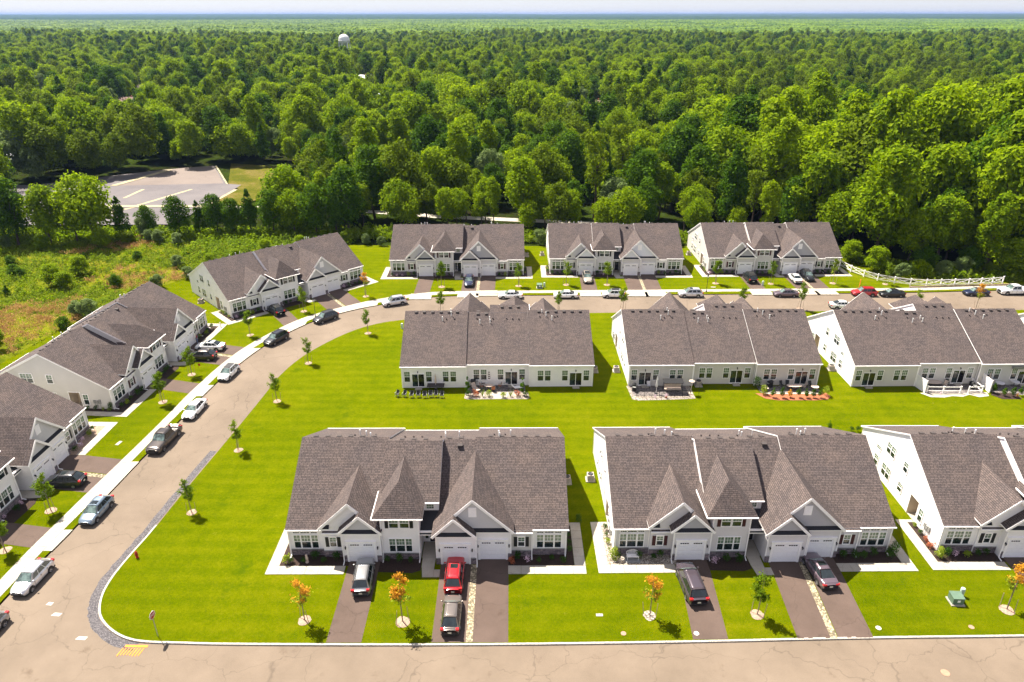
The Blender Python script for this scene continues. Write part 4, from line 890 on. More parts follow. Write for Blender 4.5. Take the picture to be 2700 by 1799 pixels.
CARS = [('smallsuv', -46.75, 45.0, -95, 'greysilver', 'grey hatchback whose tail just enters at the lower left edge', None, GS, -.12),
 ('smallsuv', -46.62, 51.75, -94, 'silver', 'silver white small crossover, nearest whole car on the left street', None, GS, -.12),
 ('smallsuv', -45.85, 61.85, -93, 'bluegrey', 'blue grey crossover with a dark sunroof at the left curb', 'sunroof', GS, -.12),
 ('pickup', -44.75, 76.0, -94.5, 'brown', 'dark brown pickup truck with an open bed at the left curb', None, GS, -.12),
 ('sedan', -44.0, 83.6, -93, 'white', 'white sedan parked behind the dark pickup truck', None, GS, -.12),
 ('smallsuv', -43.25, 94.5, -97, 'white', 'white hatchback with a black roof on the left street', 'black', GS, -.12),
 ('suv', -39.75, 106.8, -116, 'black', 'black wagon with roof rails at the start of the bend', None, GS, -.12),
 ('suv', -33.6, 115.8, -131, 'charcoal', 'dark wagon parked beside the lamp post on the bend', None, GS, -.12),
 ('suv', -22.4, 123.4, -155, 'silver', 'silver crossover on the bend before the left far house', None, GS, -.12),
 ('sedan', -.35, 126.85, 180, 'white', 'white sedan partly hidden behind the brown gable peak, left on the far street', None, GS, -.12),
 ('sedan', 10.4, 127.0, 180, 'white', 'white sedan fully in view on the far street, right of the three gable peaks', None, GS, -.12),
 ('smallsuv', 19.75, 127.3, 180, 'white', 'white crossover with a black roof behind a young tree on the far street', 'black', GS, -.12),
 ('suv', 34.85, 127.6, 180, 'silver', 'silver crossover in front of the far lamp post', 'sunroof', GS, -.12),
 ('sedan', 53.5, 127.7, 180, 'mauve', 'mauve grey sedan on the far street before the beige house', None, GS, -.12),
 ('suv', 69.0, 128.1, 180, 'red', 'red crossover on the far street near the white rail fence', None, GS, -.12),
 ('sedan', 74.3, 127.7, 180, 'black', 'black sedan right behind the red crossover', None, GS, -.12),
 ('sedan', 91.1, 128.3, 181, 'blue', 'dark blue sedan below the white rail fence', None, GS, -.12),
 ('pickup', 98.9, 129.0, 182, 'white', 'white pickup truck at the right end of the far street', None, GS, -.12),
 ('sedan', 62.0, 121.6, 0, 'white', 'white car whose tail shows behind the gable of the right middle house', None, GS, -.12),
 ('suv', -14.45, 51.75, 94, 'greysilver', 'light grey crossover in the single drive of the nearest left house', None, GD, .01),
 ('suv', -5.62, 51.95, 90, 'red', 'red crossover with sunroof, nose to the garage', 'sunroof', GD, .01),
 ('smallsuv', -5.52, 47.0, 90, 'taupe', 'taupe crossover with a ribbed grey roof behind the red crossover', 'ribs', GD, .01),
 ('van', 17.15, 50.85, 94, 'plum', 'plum coloured long wagon with roof rails in a near driveway', None, GD, .01),
 ('sedan', 30.15, 52.6, 95, 'mauve', 'purple grey sedan with a glass roof, right of the pebble strip', 'sunroof', GD, .01),
 ('suv', None, (6, 7.1, -3.6, 86), None, 'black', 'black wagon in the left drive of the angled corner house', 'sunroof', GD, .01),
 ('suv', None, (3, 16.95, -5.9, -90), None, 'blue', 'dark blue wagon facing the street before the left far house', None, GD, .01),
 ('suv', None, (4, 7.75, -4.6, -90), None, 'beige', 'beige crossover with a glass roof facing the street', 'panorama', GD, .01),
 ('van', None, (5, 7.7, -4.9, 88), None, 'black', 'black van in the left drive of the beige far house', None, GD, .01),
 ('sedan', None, (5, 16.9, -5.4, 88), None, 'white', 'white hatchback beside the black wagon before the beige far house', None, GD, .01),
 ('suv', None, (5, 19.9, -4.1, -92), None, 'black', 'black wagon facing the street beside the white hatchback', None, GD, .01),
 ('sedan', None, (7, 19.9, -4.6, 90), None, 'white', 'white car with a glass roof next to the brown black wagon on the left', 'panorama', GD, .01),
 ('smallsuv', None, (7, 16.3, -5.0, 92), None, 'brown', 'brown black wagon beside the white car with a glass roof', None, GD, .01),
 ('smallsuv', None, (8, 16.35, -4.2, 92), None, 'charcoal', 'dark grey crossover with a sunroof in the leftmost driveway', 'sunroof', GD, .01)]
for c in CARS:
    if c[1] is None:
        kind, _, (i, lx, ly, hd), _, paint, label, extra, grp, z = c; x, y = wp(i, lx, ly); place_car(kind, x, y, hd + HS[i][2], paint, label, extra, grp, z)
    else: place_car(*c[:6], c[6], c[7], c[8])
for p in protos.values(): drop(p)

# ---------------------------------------------------------------- plants
def rot_leaf(b, c, n, size, m, rr, n4=True):
    n = n.normalized(); a = Vector((rr.gauss(0, 1), rr.gauss(0, 1), rr.gauss(0, 1))); u = n.cross(a)
    if u.length < .01: u = Vector((1, 0, 0))
    u.normalize(); v = n.cross(u); s = size * rr.uniform(.6, 1.25); k = rr.uniform(.55, .9)
    P = [c - u * s * .5, c - v * s * k * .45 + n * s * .08, c + u * s * .5, c + v * s * k * .45 + n * s * .08]
    i0 = len(b.v); b.v += [tuple(p) for p in P]; b.f.append((i0, i0 + 1, i0 + 2, i0 + 3)); b.m.append(b.mi(m)); b.sm.append(False); b.uv += [(0, 0), (1, 0), (1, 1), (0, 1)]
def crown_mesh(name, seed, rx, h0, h1, lobes, leaves, size, mat, spread=.42, shape='round', gap=.0):
    rr = random.Random(seed); b = MB(); zc = (h0 + h1) / 2; rz = (h1 - h0) / 2; L = []
    for i in range(lobes):
        th = rr.uniform(0, 2 * math.pi); zz = rr.uniform(-.8, 1.0); rad = math.sqrt(max(0, 1 - zz * zz)) * rr.uniform(.35, .95)
        if shape == 'cone': rad *= (1 - (zz + 1) / 2) * 1.1 + .12
        if shape == 'vase': rad *= .55 + .45 * (zz + 1) / 2
        r = rx * spread * rr.uniform(.6, 1.15) * ((1.15 - (zz + 1) / 2 * .7) if shape == 'cone' else 1)
        L.append((Vector((math.cos(th) * rad * rx * .85, math.sin(th) * rad * rx * .85, zc + zz * rz * .85)), r))
    L.append((Vector((0, 0, zc)), rx * spread * 1.2))
    tot = sum(r * r for _, r in L)
    for c, r in L:
        k = int(leaves * r * r / tot)
        for _ in range(k):
            d = Vector((rr.gauss(0, 1), rr.gauss(0, 1), rr.gauss(0, 1))).normalized()
            if d.z < -.35 and rr.random() < .6: d.z = -d.z
            p = c + Vector((d.x * r, d.y * r, d.z * r * 1.15)) * rr.choice((rr.uniform(.7, 1.1), rr.uniform(.9, 1.3)))
            n = d * 1.0 + Vector((rr.gauss(0, .6), rr.gauss(0, .6), rr.gauss(.3, .6)))
            rot_leaf(b, p, n, size, mat, rr)
    return b.mesh(name)
def trunk_mesh(name, seed, r, h, spread, limbs, mat='trunk', top=.55):
    rr = random.Random(seed); b = MB(); p = Vector((0, 0, -.35)); pts = [(p.copy(), r * 1.25)]
    for k in range(4): p = p + Vector((rr.uniform(-.04, .04) * h, rr.uniform(-.04, .04) * h, h / 4 + (.09 if k == 0 else 0))); pts.append((p.copy(), r * (1 - .22 * (k + 1)) + .01))
    for (a, ra), (c, rc) in zip(pts, pts[1:]): b.tube(a, c, ra, rc, mat, 7)
    for i in range(limbs):
        t = rr.uniform(.35, 1); k = min(3, int(t * 4)); a = pts[k][0].lerp(pts[k + 1][0], t * 4 - k if t < 1 else 1); th = rr.uniform(0, 6.28)
        e = a + Vector((math.cos(th) * spread * rr.uniform(.5, 1), math.sin(th) * spread * rr.uniform(.5, 1), h * rr.uniform(.15, .42)))
        m_ = a.lerp(e, .5) + Vector((0, 0, -.04 * h)); b.tube(a, m_, r * .38, r * .24, mat, 5); b.tube(m_, e, r * .24, r * .07, mat, 5)
    return b.mesh(name)
KIND = []   # forest tree prototypes
for i, (mat, kind, rx, h0, h1, shp, sz, lv, lb) in enumerate([('leafA', 'bright green', 4.9, 2.6, 13.5, 'round', .72, 4300, 38), ('leafB', 'dark green', 5.0, 1.6, 14.0, 'round', .68, 4600, 40), ('leafA', 'fresh green', 3.9, 2.2, 16.0, 'vase', .66, 3900, 36),
        ('leafC', 'olive green', 4.6, 2.4, 12.8, 'round', .68, 3900, 34), ('leafB', 'deep green', 3.7, 1.4, 15.5, 'cone', .60, 3800, 36), ('leafA', 'yellow green', 5.4, 2.6, 12.8, 'round', .74, 4700, 44), ('leafD', 'grey green', 3.6, 1.6, 10.5, 'round', .55, 3400, 28),
        ('leafC', 'thin olive', 3.2, 3.0, 15.0, 'vase', .56, 1500, 18)]):
    KIND.append((crown_mesh('crown', 100 + i, rx, h0, h1, int(lb * 1.4), int(lv * 1.1), sz * .9, mat, .27, shp), trunk_mesh('trunk', 200 + i, .26, h1 * .62, rx * .7, 9), kind, h1))
def tree(name, k, x, y, s, label, cat, group, sz=1, rz=None, z=0, sh=1.0):
    t = empty(name, (x, y, z), rnd.uniform(0, 6.28) if rz is None else rz); t.scale = (s * sz, s * sz, s * sh)
    link('trunk', KIND[k][1], t); link('crown', KIND[k][0], t); tag(t, label, cat, group); return t
# ---------------------------------------------------------------- young street trees with stakes
def young(seed, mat, mat2=None, n=420, h=5.0):
    rr = random.Random(seed); t = MB(); ends = []
    t.tube((0, 0, -.1), (.03, 0, h * .34), .055, .045, 'trunkpale', 7); t.tube((.03, 0, h * .34), (0, .03, h * .92), .045, .012, 'trunkpale', 6)
    for i in range(18):
        z = h * rr.uniform(.36, .88); th = rr.uniform(0, 6.28); L = (1.05 - .75 * abs(z / h - .52) / .45) * .85 * rr.uniform(.6, 1.1); e = (L * math.cos(th), L * math.sin(th), z + L * .75)
        t.tube((.01, .01, z), e, .016, .005, 'trunk', 4, False); ends.append((z, Vector(e)))
    b = MB()
    for i in range(n):
        z, e = rr.choice(ends); k = rr.uniform(.35, 1.1); p = Vector((0, 0, z)).lerp(e, k) + Vector((rr.gauss(0, .13), rr.gauss(0, .13), rr.gauss(0, .14)))
        m = mat if mat2 is None or p.z < h * .58 + rr.gauss(0, .35) else mat2
        rot_leaf(b, p, Vector((rr.gauss(0, .6), rr.gauss(0, .6), rr.gauss(.6, .5))), .19, m, rr)
    return t.mesh('trunk'), b.mesh('crown')
YG = [young(11, 'leafY', n=1500), young(12, 'leafY', n=1300), young(13, 'leafY', n=1700)]; YO = [young(21, 'leafL', 'leafO', 950, 5.2), young(22, 'leafL', 'leafO', 1050, 5.4)]; YY = [young(31, 'leafL', 'leafC', 800)]
stake_b = MB(); stake_b.tube((0, 0, -.1), (0, 0, 1.55), .028, .028, 'stake', 6); stake_me = stake_b.mesh('stake')
def mring(r, mat):
    b = MB(); n = 18; rr = random.Random(3); P = [(r * rr.uniform(.85, 1.1) * math.cos(6.283 * i / n), r * rr.uniform(.85, 1.1) * math.sin(6.283 * i / n)) for i in range(n)]
    for i in range(n): q, s = P[i], P[(i + 1) % n]; b.poly([(*q, .02), (*s, .02), (s[0] * .2, s[1] * .2, .10), (q[0] * .2, q[1] * .2, .10)], mat)
    b.poly([(x * .2, y * .2, .10) for x, y in P], mat); return b.mesh('mulch_ring')
MR = mring(.62, 'mulchlight'); MW = mring(.62, 'pebble')
def street_tree(x, y, pr, h, label, ring=True, group='young street trees'):
    t = empty('street_tree', (x, y, 0), rnd.uniform(0, 6.28)); s = h / 5.0; t.scale = (s, s, s)
    link('trunk', pr[0], t); link('crown', pr[1], t)
    for k in range(2):
        o = link('stake', stake_me, t); a = k * 3.14 + .4; o.location = (.55 * math.cos(a), .55 * math.sin(a), 0); o.rotation_euler = (rnd.uniform(-.12, .12), rnd.uniform(-.12, .12), 0)
    if ring: link('mulch_ring', MR if ring is True else MW, t)
    tag(t, label, 'young tree', group); return t
ST = [(-18.9, 46.8, YO[0], 4.9, 'sparse orange topped young tree left of the light grey crossover drive'), (-9.95, 46.6, YO[0], 5.5, 'young tree with bright orange top between the grey and the red crossover'),
 (12.6, 47.35, YO[0], 4.9, 'orange topped young tree in a ring of white stone'), (22.5, 47.45, YG[1], 5.1, 'green young tree between the two near plum coloured cars'), (45.75, 48.0, YO[1], 5.3, 'orange and green young tree at the right edge, near the green transformer'),
 (-35.5, 62.0, YG[0], 4.5, 'young tree by the dark strip of the inner curb, nearest on the left street'), (-34.65, 74.2, YG[1], 4.5, 'young tree on the big lawn opposite the dark pickup truck'), (-33.5, 86.5, YG[0], 4.6, 'young tree on the big lawn opposite the white sedan'),
 (-32.2, 98.5, YG[1], 4.6, 'young tree on the inner lawn where the street starts to bend'), (-24.9, 109.9, YG[1], 4.7, 'young tree inside the bend opposite the two dark wagons'), (-13.1, 118.5, YG[2], 4.7, 'young tree behind the left roof of the middle row'),
 (8.6, 119.2, YG[0], 4.4, 'young tree behind the rightmost gable peak of the left middle house'), (20.6, 120.3, YG[0], 4.8, 'young tree in front of the white crossover with the black roof'), (42.9, 121.0, YG[2], 4.6, 'top of a young tree between two gable peaks of the middle house'),
 (53.8, 120.8, YG[0], 5.4, 'young tree at the corner between the two right middle houses'), (74.6, 119.6, YG[1], 4.6, 'young tree behind the low gable peaks at the right'), (86.5, 120.6, YO[1], 4.9, 'yellow orange young tree opposite the dark blue sedan'),
 (-51.3, 62.35, YG[0], 5.0, 'young tree in the lawn beside the dark grey crossover'), (-49.7, 86.3, YG[2], 5.0, 'full young tree before the long beige wall on the left'), (*wp(7, 11.0, -5.8), YG[0], 4.9, 'young tree by the brown black wagon on the left'),
 (*wp(6, -.8, -9.7), YG[2], 4.8, 'young tree at the front left corner of the angled house'), (*wp(6, 11.1, -6.5), YG[0], 5.0, 'young tree beside the bend lamp post'), (*wp(6, 23.6, -8.0), YO[1], 4.8, 'orange tinged young tree right of the angled house'),
 (-52.2, 56.0, YG[1], 4.8, 'young tree trunk at the left edge whose shadow falls on the sidewalk'), (-14.25, 132.5, YG[2], 5.7, 'tall pale young tree before the left far house'), (1.3, 133.0, YG[0], 5.2, 'young tree before the right end of the left far house'),
 (11.0, 133.7, YG[1], 5.2, 'young tree left of the beige crossover'), (19.3, 133.65, YG[2], 5.2, 'young tree right of the beige crossover'), (41.6, 134.5, YG[2], 5.3, 'young tree before the left windows of the beige far house'),
 (52.8, 134.2, YG[1], 5.0, 'young tree right of the black van'), (65.6, 134.5, YY[0], 5.4, 'thin yellowish young tree at the end of the far row'), (76.1, 134.0, YG[1], 4.8, 'young tree beside the rail fence')]
for x, y, pr, h, l in ST: street_tree(x, y, pr, h, l, 'w' if 'white stone' in l else True)

# ---------------------------------------------------------------- garden shrubs
SH = {}
for k, (mat, r, h, lv, sz, shp) in dict(green=('leafS', .42, .75, 260, .13, 'round'), lime=('leafL', .38, .8, 240, .13, 'round'), red=('leafR', .42, .85, 260, .13, 'round'), orange=('leafO', .34, 1.3, 260, .14, 'cone'), conifer=('leafB', .46, 1.75, 520, .14, 'cone'),
                                        column=('leafB', .42, 3.0, 700, .15, 'cone'), grass=('leafY', .3, .8, 140, .12, 'round'), big=('leafS', .75, 1.5, 520, .17, 'round'), bigl=('leafL', .7, 1.5, 520, .17, 'round'), flower=('petal', .35, .5, 120, .10, 'round')).items():
    SH[k] = [crown_mesh('foliage', 300 + len(SH) * 3 + i, r, 0.02, h, 7, lv, sz, mat, .55, shp) for i in range(2)]
bl = MB(); rr = random.Random(5)
for i in range(60):
    a = rr.uniform(0, 6.28); L = rr.uniform(.4, .95); tx = math.cos(a) * L * .5; ty = math.sin(a) * L * .5; bl.poly([(.02 * math.cos(a + 1.5), .02 * math.sin(a + 1.5), 0), (-.02 * math.cos(a + 1.5), -.02 * math.sin(a + 1.5), 0), (tx, ty, L * 1.1)], 'leafY')
SH['grass'] = [bl.mesh('foliage')] * 2
def shrub(kind, x, y, label, group=None, s=1.0, z=.03, name='shrub', cat='shrub'):
    o = link(name, rnd.choice(SH[kind])); o.location = (x, y, z); o.scale = (s * rnd.uniform(.9, 1.1), s * rnd.uniform(.9, 1.1), s * rnd.uniform(.85, 1.15)); o.rotation_euler = (0, 0, rnd.uniform(0, 6.28))
    return tag(o, label, cat, group)
NAMES = ['the nearest white house', 'the nearest grey house', 'the nearest house at the right edge', 'the left far house', 'the middle far house', 'the beige far house', 'the angled white house', 'the long beige walled house', 'the house at the left edge']
for i in range(9):
    g = 'low shrubs along ' + NAMES[i]
    pos = [(x + rnd.uniform(-.2, .2), rnd.uniform(-1.3, -.75)) for x in (.6, 1.7, 2.8, 3.9, 5.0)] + [(x + rnd.uniform(-.2, .2), rnd.uniform(-1.35, -.75)) for x in (23.2, 24.3, 25.5, 26.6, 27.8)] + [(x, rnd.uniform(-1.8, -1.1)) for x in (10.2, 11.4, 12.6)]
    for k, (x, y) in enumerate(pos):
        kd = rnd.choice(['green', 'green', 'green', 'lime', 'green', 'flower'] if i not in (1,) or x > 8 else ['green']); 
        if i == 1 and 1.2 < x < 2.6: continue
        shrub(kd if kd != 'flower' or rnd.random() < .5 else 'green', *wp(i, x, y), {'green': 'low dark green shrub', 'lime': 'low lime green shrub', 'flower': 'small pink flowering plant'}.get(kd, 'low shrub') + ' in the front bed of ' + NAMES[i], g + kd, rnd.uniform(.7, 1.15))
    for y in (.3, 1.3, 2.4, 3.5):
        sd = 'L' if i in (1, 2, 4, 5, 6, 7) else 'R'; kd = rnd.choice(['green', 'lime', 'red', 'grass', 'orange'] if i in (1, 2) else ['green', 'green', 'lime'])
        shrub(kd, *wp(i, -.2 if sd == 'L' else 28.6, y), {'green': 'small green', 'lime': 'small lime green', 'red': 'small red leaved', 'grass': 'tufted grassy', 'orange': 'small orange leaved'}[kd] + ' plant in the side bed of ' + NAMES[i], 'side bed ' + NAMES[i] + kd, rnd.uniform(.55, .85))
shrub('bigl', 10.25, 54.75, 'bright green shrub at the pebble bed corner near the white garden bench', None, .8); shrub('bigl', *wp(2, -.1, -1.2), 'bright lime shrub at the front left corner of the nearest right house', None, .8)
shrub('lime', *wp(0, .0, -1.3), 'light green shrub at the front left corner of the nearest white house', None, 1.2); shrub('red', *wp(0, 22.7, -1.35), 'round red flowering plant beside the third garage of the nearest white house', None, .8)
shrub('big', *wp(1, 28.4, -.9), 'loose green shrub at the right corner of the nearest light grey house', None, .9); shrub('big', 7.2, 60.3, 'potted green shrub at the end of the right side walk', None, .5); shrub('big', *wp(7, -.2, .2), 'green shrub at the corner of the long beige wall', None, .6)
for x, y, k in ((41.9, 78.8, 'conifer'), (44.8, 78.5, 'green'), (45.6, 78.5, 'green'), (47.2, 78.5, 'green')): shrub(k, x, y - 2.5 * 0, 'dark small shrub behind the back wall of the right nearest house', 'shrubs behind the right nearest roof', .8)

# ---------------------------------------------------------------- small things in the gardens and by the street
def simple(name, build, x, y, rz, label, cat, group=None, z=0.0):
    b = MB(); build(b); o = b.ob(name); o.location = (x, y, z); o.rotation_euler = (0, 0, R(rz)); return tag(o, label, cat, group)
def ac(x, y, l):
    r = empty('air_conditioner', (x, y, .05)); b = MB(); b.box(-.55, -.55, -.05, .55, .55, .06, 'concrete'); b.ob('base_pad', r)
    b = MB(); b.box(-.38, -.38, .06, .38, .38, .78, 'cushion')
    for k in range(9): b.box(-.40, -.40, .12 + k * .07, .40, .40, .15 + k * .07, 'metal_grey')
    b.ob('housing', r); b = MB(); b.lathe([(.33, .78), (.33, .83), (.28, .84), (.08, .80), (.001, .80)], 'black', 16)
    for k in range(8): a = k * math.pi / 4; b.bar((.05 * math.cos(a), .05 * math.sin(a), .845), (.30 * math.cos(a), .30 * math.sin(a), .845), .012, .01, 'metal_grey')
    b.ob('fan_grille', r); tag(r, l, 'air conditioner', 'air conditioners beside the houses')
ac(*wp(1, -.8, 12.4), 'air conditioner on its pad in the grass gap between the two nearest houses'); ac(*wp(0, 29.2, 12.0), 'air conditioner at the shaded right side of the nearest white house'); ac(*wp(6, -.9, 11.0), 'air conditioner beside the side wall of the angled house')
ac(*wp(5, -.9, 12.0), 'air conditioner beside the left wall of the beige far house'); ac(*wp(4, -1.0, 12.0), 'air conditioner left of the middle far house'); ac(16.05, 95.7, 'air conditioner at the left wall of the middle beige house'); ac(49.4, 96.2, 'air conditioner at the left wall of the right middle house')
ac(12.7, 95.6, 'air conditioner in the shade right of the left middle house'); ac(27.6, 91.1, 'air conditioner on the rear wall of the middle beige house'); ac(*wp(3, 29.2, 12.0), 'air conditioner in the shade right of the left far house')
def lamp(x, y, l):
    r = empty('street_lamp', (x, y, 0)); b = MB(); b.lathe([(.16, 0), (.14, .12), (.08, .3), (.05, .4), (.045, 3.0), (.07, 3.05), (.001, 3.06)], 'black', 10); b.ob('post', r)
    b = MB(); b.lathe([(.09, 3.05), (.19, 3.5), (.001, 3.5)], 'lampclear', 6); b.ob('lantern_glass', r); b = MB(); b.lathe([(.23, 3.5), (.16, 3.62), (.04, 3.74), (.001, 3.84)], 'black', 6); b.ob('lantern_cap', r); tag(r, l, 'street lamp', 'black lamp posts')
lamp(-35.75, 117.0, 'black lamp post by the sidewalk on the bend'); lamp(38.5, 129.6, 'black lamp post behind the silver crossover on the far street')
r = empty('stop_sign', (-31.45, 45.05, 0)); b = MB(); b.tube((0, 0, -.1), (0, 0, 2.2), .035, .035, 'metal_grey', 8); b.ob('post', r)
S = empty('sign_panel', (0, 0, 2.5)); S.parent = r; S.rotation_euler = (0, 0, R(-8))
b = MB(); oc = [(.0, .40 * math.cos(math.pi / 8 + k * math.pi / 4) , .40 * math.sin(math.pi / 8 + k * math.pi / 4)) for k in range(8)]
b.poly([(.045, p[1], p[2]) for p in oc], 'red'); b.poly([(.03, p[1], p[2]) for p in oc][::-1], 'metal_grey')
for k in range(8):
    p, q = oc[k], oc[(k + 1) % 8]; b.poly([(.03, p[1], p[2]), (.03, q[1], q[2]), (.045, q[1], q[2]), (.045, p[1], p[2])], 'trim')
    b.poly([(.047, p[1] * .97, p[2] * .97), (.047, q[1] * .97, q[2] * .97), (.047, q[1] * .9, q[2] * .9), (.047, p[1] * .9, p[2] * .9)], 'trim')
o = b.mesh('sign_face'); so = link('sign_face', o, S)
f = bpy.data.curves.new('lettering', 'FONT'); f.body = 'STOP'; f.size = .29; f.extrude = .004; f.align_x = 'CENTER'; f.align_y = 'CENTER'; f.materials.append(M['trim'])
fo = bpy.data.objects.new('lettering', f); C.objects.link(fo); bpy.context.view_layer.update(); fm_ = bpy.data.meshes.new_from_object(fo); bpy.data.objects.remove(fo); lt = link('lettering', fm_, S); lt.location = (.052, 0, 0); lt.rotation_euler = (R(90), 0, R(90)); lt.scale = (.9, 1.1, 1)
S.name = 'sign_panel'; tag(r, 'red octagonal STOP sign on a thin post at the rounded corner', 'stop sign')
r = empty('fire_hydrant', (-38.1, 54.95, 0)); b = MB(); b.lathe([(.16, 0), (.16, .06), (.11, .08), (.11, .55), (.14, .57), (.14, .62), (.10, .72), (.03, .78), (.03, .84), (.001, .85)], 'red', 12); b.ob('barrel', r)
for s in (-1, 1): b = MB(); b.tube((0, 0, .44), (s * .2, 0, .44), .055, .055, 'red', 8); b.ob('nozzle', r)
b = MB(); b.tube((0, 0, .4), (0, -.2, .4), .075, .075, 'red', 8); b.ob('nozzle', r); tag(r, 'red fire hydrant on the lawn edge beside the dark strip of the curb', 'fire hydrant')
def tbox(x, y, rz, l):
    r = empty('transformer_box', (x, y, 0), R(rz)); b = MB(); b.box(-.62, -.6, 0, .62, .55, .10, 'concrete'); b.ob('base_pad', r)
    b = MB(); b.box(-.5, -.45, .10, .5, .45, .78, 'green'); b.slab([(-.53, -.48, .80), (.53, -.48, .80), (.53, .48, .88), (-.53, .48, .88)], .07, 'green'); b.ob('cabinet', r); b = MB(); b.box(-.1, -.465, .35, .16, -.452, .6, 'trim'); b.ob('notice', r); tag(r, l, 'transformer box')
tbox(41.55, 49.0, -3, 'green transformer box on a pale pad in the right front lawn'); tbox(5.5, 132.0, 0, 'dark utility box in the lawn between the left and middle far houses')
def ped(x, y, l): simple('utility_pedestal', lambda b: b.lathe([(.20, 0), (.20, .85), (.17, .93), (.001, .98)], 'palegreen', 12), x, y, 0, l, 'utility pedestal')
ped(42.55, 49.75, 'pale green round pedestal beside the green transformer box'); ped(6.5, 132.5, 'pale pedestal beside the dark utility box'); ped(50.9, 133.4, 'pale pedestal in the lawn right of the black van'); ped(-19.3, 112.0, 'pale green pedestal at the left corner of the left middle house')
def bench(b):
    for x in (-.55, .55):
        for y in (-.22, .22): b.tube((x, y, 0), (x, y, .42), .02, .02, 'trim', 6)
    for k in range(7): b.box(-.6, -.26 + k * .08, .42, .6, -.22 + k * .08, .45, 'trim')
    n = 12
    for k in range(n): a0, a1 = math.pi * k / n, math.pi * (k + 1) / n; b.bar((-.62 * math.cos(a0), .26, .45 + .5 * math.sin(a0) ** .7), (-.62 * math.cos(a1), .26, .45 + .5 * math.sin(a1) ** .7), .035, .035, 'trim')
    for k in range(-4, 5): b.bar((k * .12, .26, .45), (k * .10, .26, .45 + .5 * math.sqrt(max(.05, 1 - (k * .12 / .62) ** 2))), .02, .02, 'trim')
    for k in range(3): b.bar((-.5 + .1 * k, .26, .58 + .12 * k), (.5 - .1 * k, .26, .58 + .12 * k), .02, .02, 'trim')
simple('garden_bench', bench, *wp(1, 2.0, -.95), 0, 'white ornate garden bench on a dark mat in the pebble bed', 'bench', None, .06)
simple('garden_mat', lambda b: b.box(-.75, -.55, 0, .75, .5, .03, 'metal_grey'), *wp(1, 2.0, -.95), 0, 'dark rectangular mat under the white garden bench', 'mat', None, .03)
simple('garden_statue', lambda b: b.lathe([(.2, 0), (.16, .1), (.12, .3), (.17, .55), (.1, .8), (.12, .95), (.001, 1.05)], 'cushion', 10), *wp(0, 2.1, -1.2), 0, 'small stone garden figure in the left bed of the nearest white house', 'garden figure')
simple('garden_boulder', lambda b: b.lathe([(.4, 0), (.42, .15), (.3, .38), (.001, .48)], 'pebble', 9), *wp(1, .85, -1.2), 0, 'pale boulder in the pebble bed left of the white bench', 'boulder')
# chairs, tables, umbrellas
def folding_chair(x, y, rz, l, g, mat='black', fr='metal_grey'):
    r = empty('patio_chair', (x, y, .02), R(rz)); b = MB()
    for s in (-.27, .27): b.tube((s, -.25, 0), (s, .28, .95), .018, .018, fr, 6); b.tube((s, .28, 0), (s, -.25, .44), .018, .018, fr, 6); b.bar((s, -.25, .62), (s, .2, .62), .05, .03, fr)
    b.ob('frame', r); b = MB(); b.slab([(-.26, -.26, .44), (.26, -.26, .44), (.26, .2, .40), (-.26, .2, .40)], .03, mat); b.ob('seat', r)
    b = MB(); b.slab([(-.26, .12, .45), (.26, .12, .45), (.26, .32, .98), (-.26, .32, .98)], .035, mat); b.ob('backrest', r); return tag(r, l, 'chair', g)
for k, (x, y) in enumerate([(-16.55, 87.85), (-15.5, 87.8), (-14.45, 87.6), (-13.5, 87.65), (-12.55, 87.5), (-11.75, 87.7), (-10.95, 87.7), (-10.1, 87.55)]):
    folding_chair(x, y, 180 + (-35 + 12 * k if k < 3 else rnd.uniform(-5, 5)) + (180 if k > 2 else 180), 'black folding chair in the row on the lawn, turned ' + ('sideways at its left end' if k < 3 else 'to the table'), 'black chairs left end' if k < 3 else 'black chairs before the table')
def table(x, y, w, d, l, mat='metal_grey', rnd_=False, h=.72):
    r = empty('patio_table', (x, y, .02)); b = MB()
    if rnd_: b.lathe([(.001, h - .04), (w, h - .04), (w, h), (.001, h)], mat, 20); 
    else: b.box(-w, -d, h - .05, w, d, h, mat)
    o = b.ob('tabletop', r)
    if rnd_: o.scale = (1, d / w, 1)
    for sx in (-1, 1):
        for sy in (-1, 1): b = MB(); b.tube((sx * w * .7, sy * d * .7, 0), (sx * w * .7, sy * d * .7, h - .04), .022, .022, 'black', 6); b.ob('leg', r)
    return tag(r, l, 'table')
table(-11.2, 90.0, 1.25, .62, 'long grey patio table with a closed tan umbrella behind the black chairs', 'brownvent' if 0 else 'vent')
def closed_umbrella(x, y, h, mat, l, mat2=None):
    r = empty('patio_umbrella', (x, y, .02)); b = MB(); b.tube((0, 0, 0), (0, 0, h), .022, .022, 'trim', 6); b.lathe([(.25, 0), (.25, .06), (.04, .08)], 'black', 12); b.ob('pole', r)
    b = MB(); n = 10; prof = [(.14, h * .40), (.17, h * .5), (.13, h * .7), (.09, h * .85), (.02, h + .02)]
    if mat2:
        pr = [(.15 * (1 - .6 * i / 9) + .02, h * (.4 + .6 * i / 9)) for i in range(10)]
        for i in range(9): b.lathe([pr[i], pr[i + 1]], mat if i % 2 else mat2, n)
    else: b.lathe(prof, mat, n)
    b.ob('folded_canopy', r); tag(r, l, 'umbrella')
closed_umbrella(-11.2, 90.0, 2.6, 'cushion', 'closed tan umbrella standing through the long patio table'); closed_umbrella(-3.4, 91.15, 2.5, 'maroon', 'closed red and white striped umbrella on the middle patio', 'trim')
closed_umbrella(20.9, 88.7, 2.9, 'lightgrey', 'closed light grey umbrella behind the thin black railing'); closed_umbrella(70.6, 91.3, 2.4, 'cushion', 'closed pink beige umbrella at the right patio')
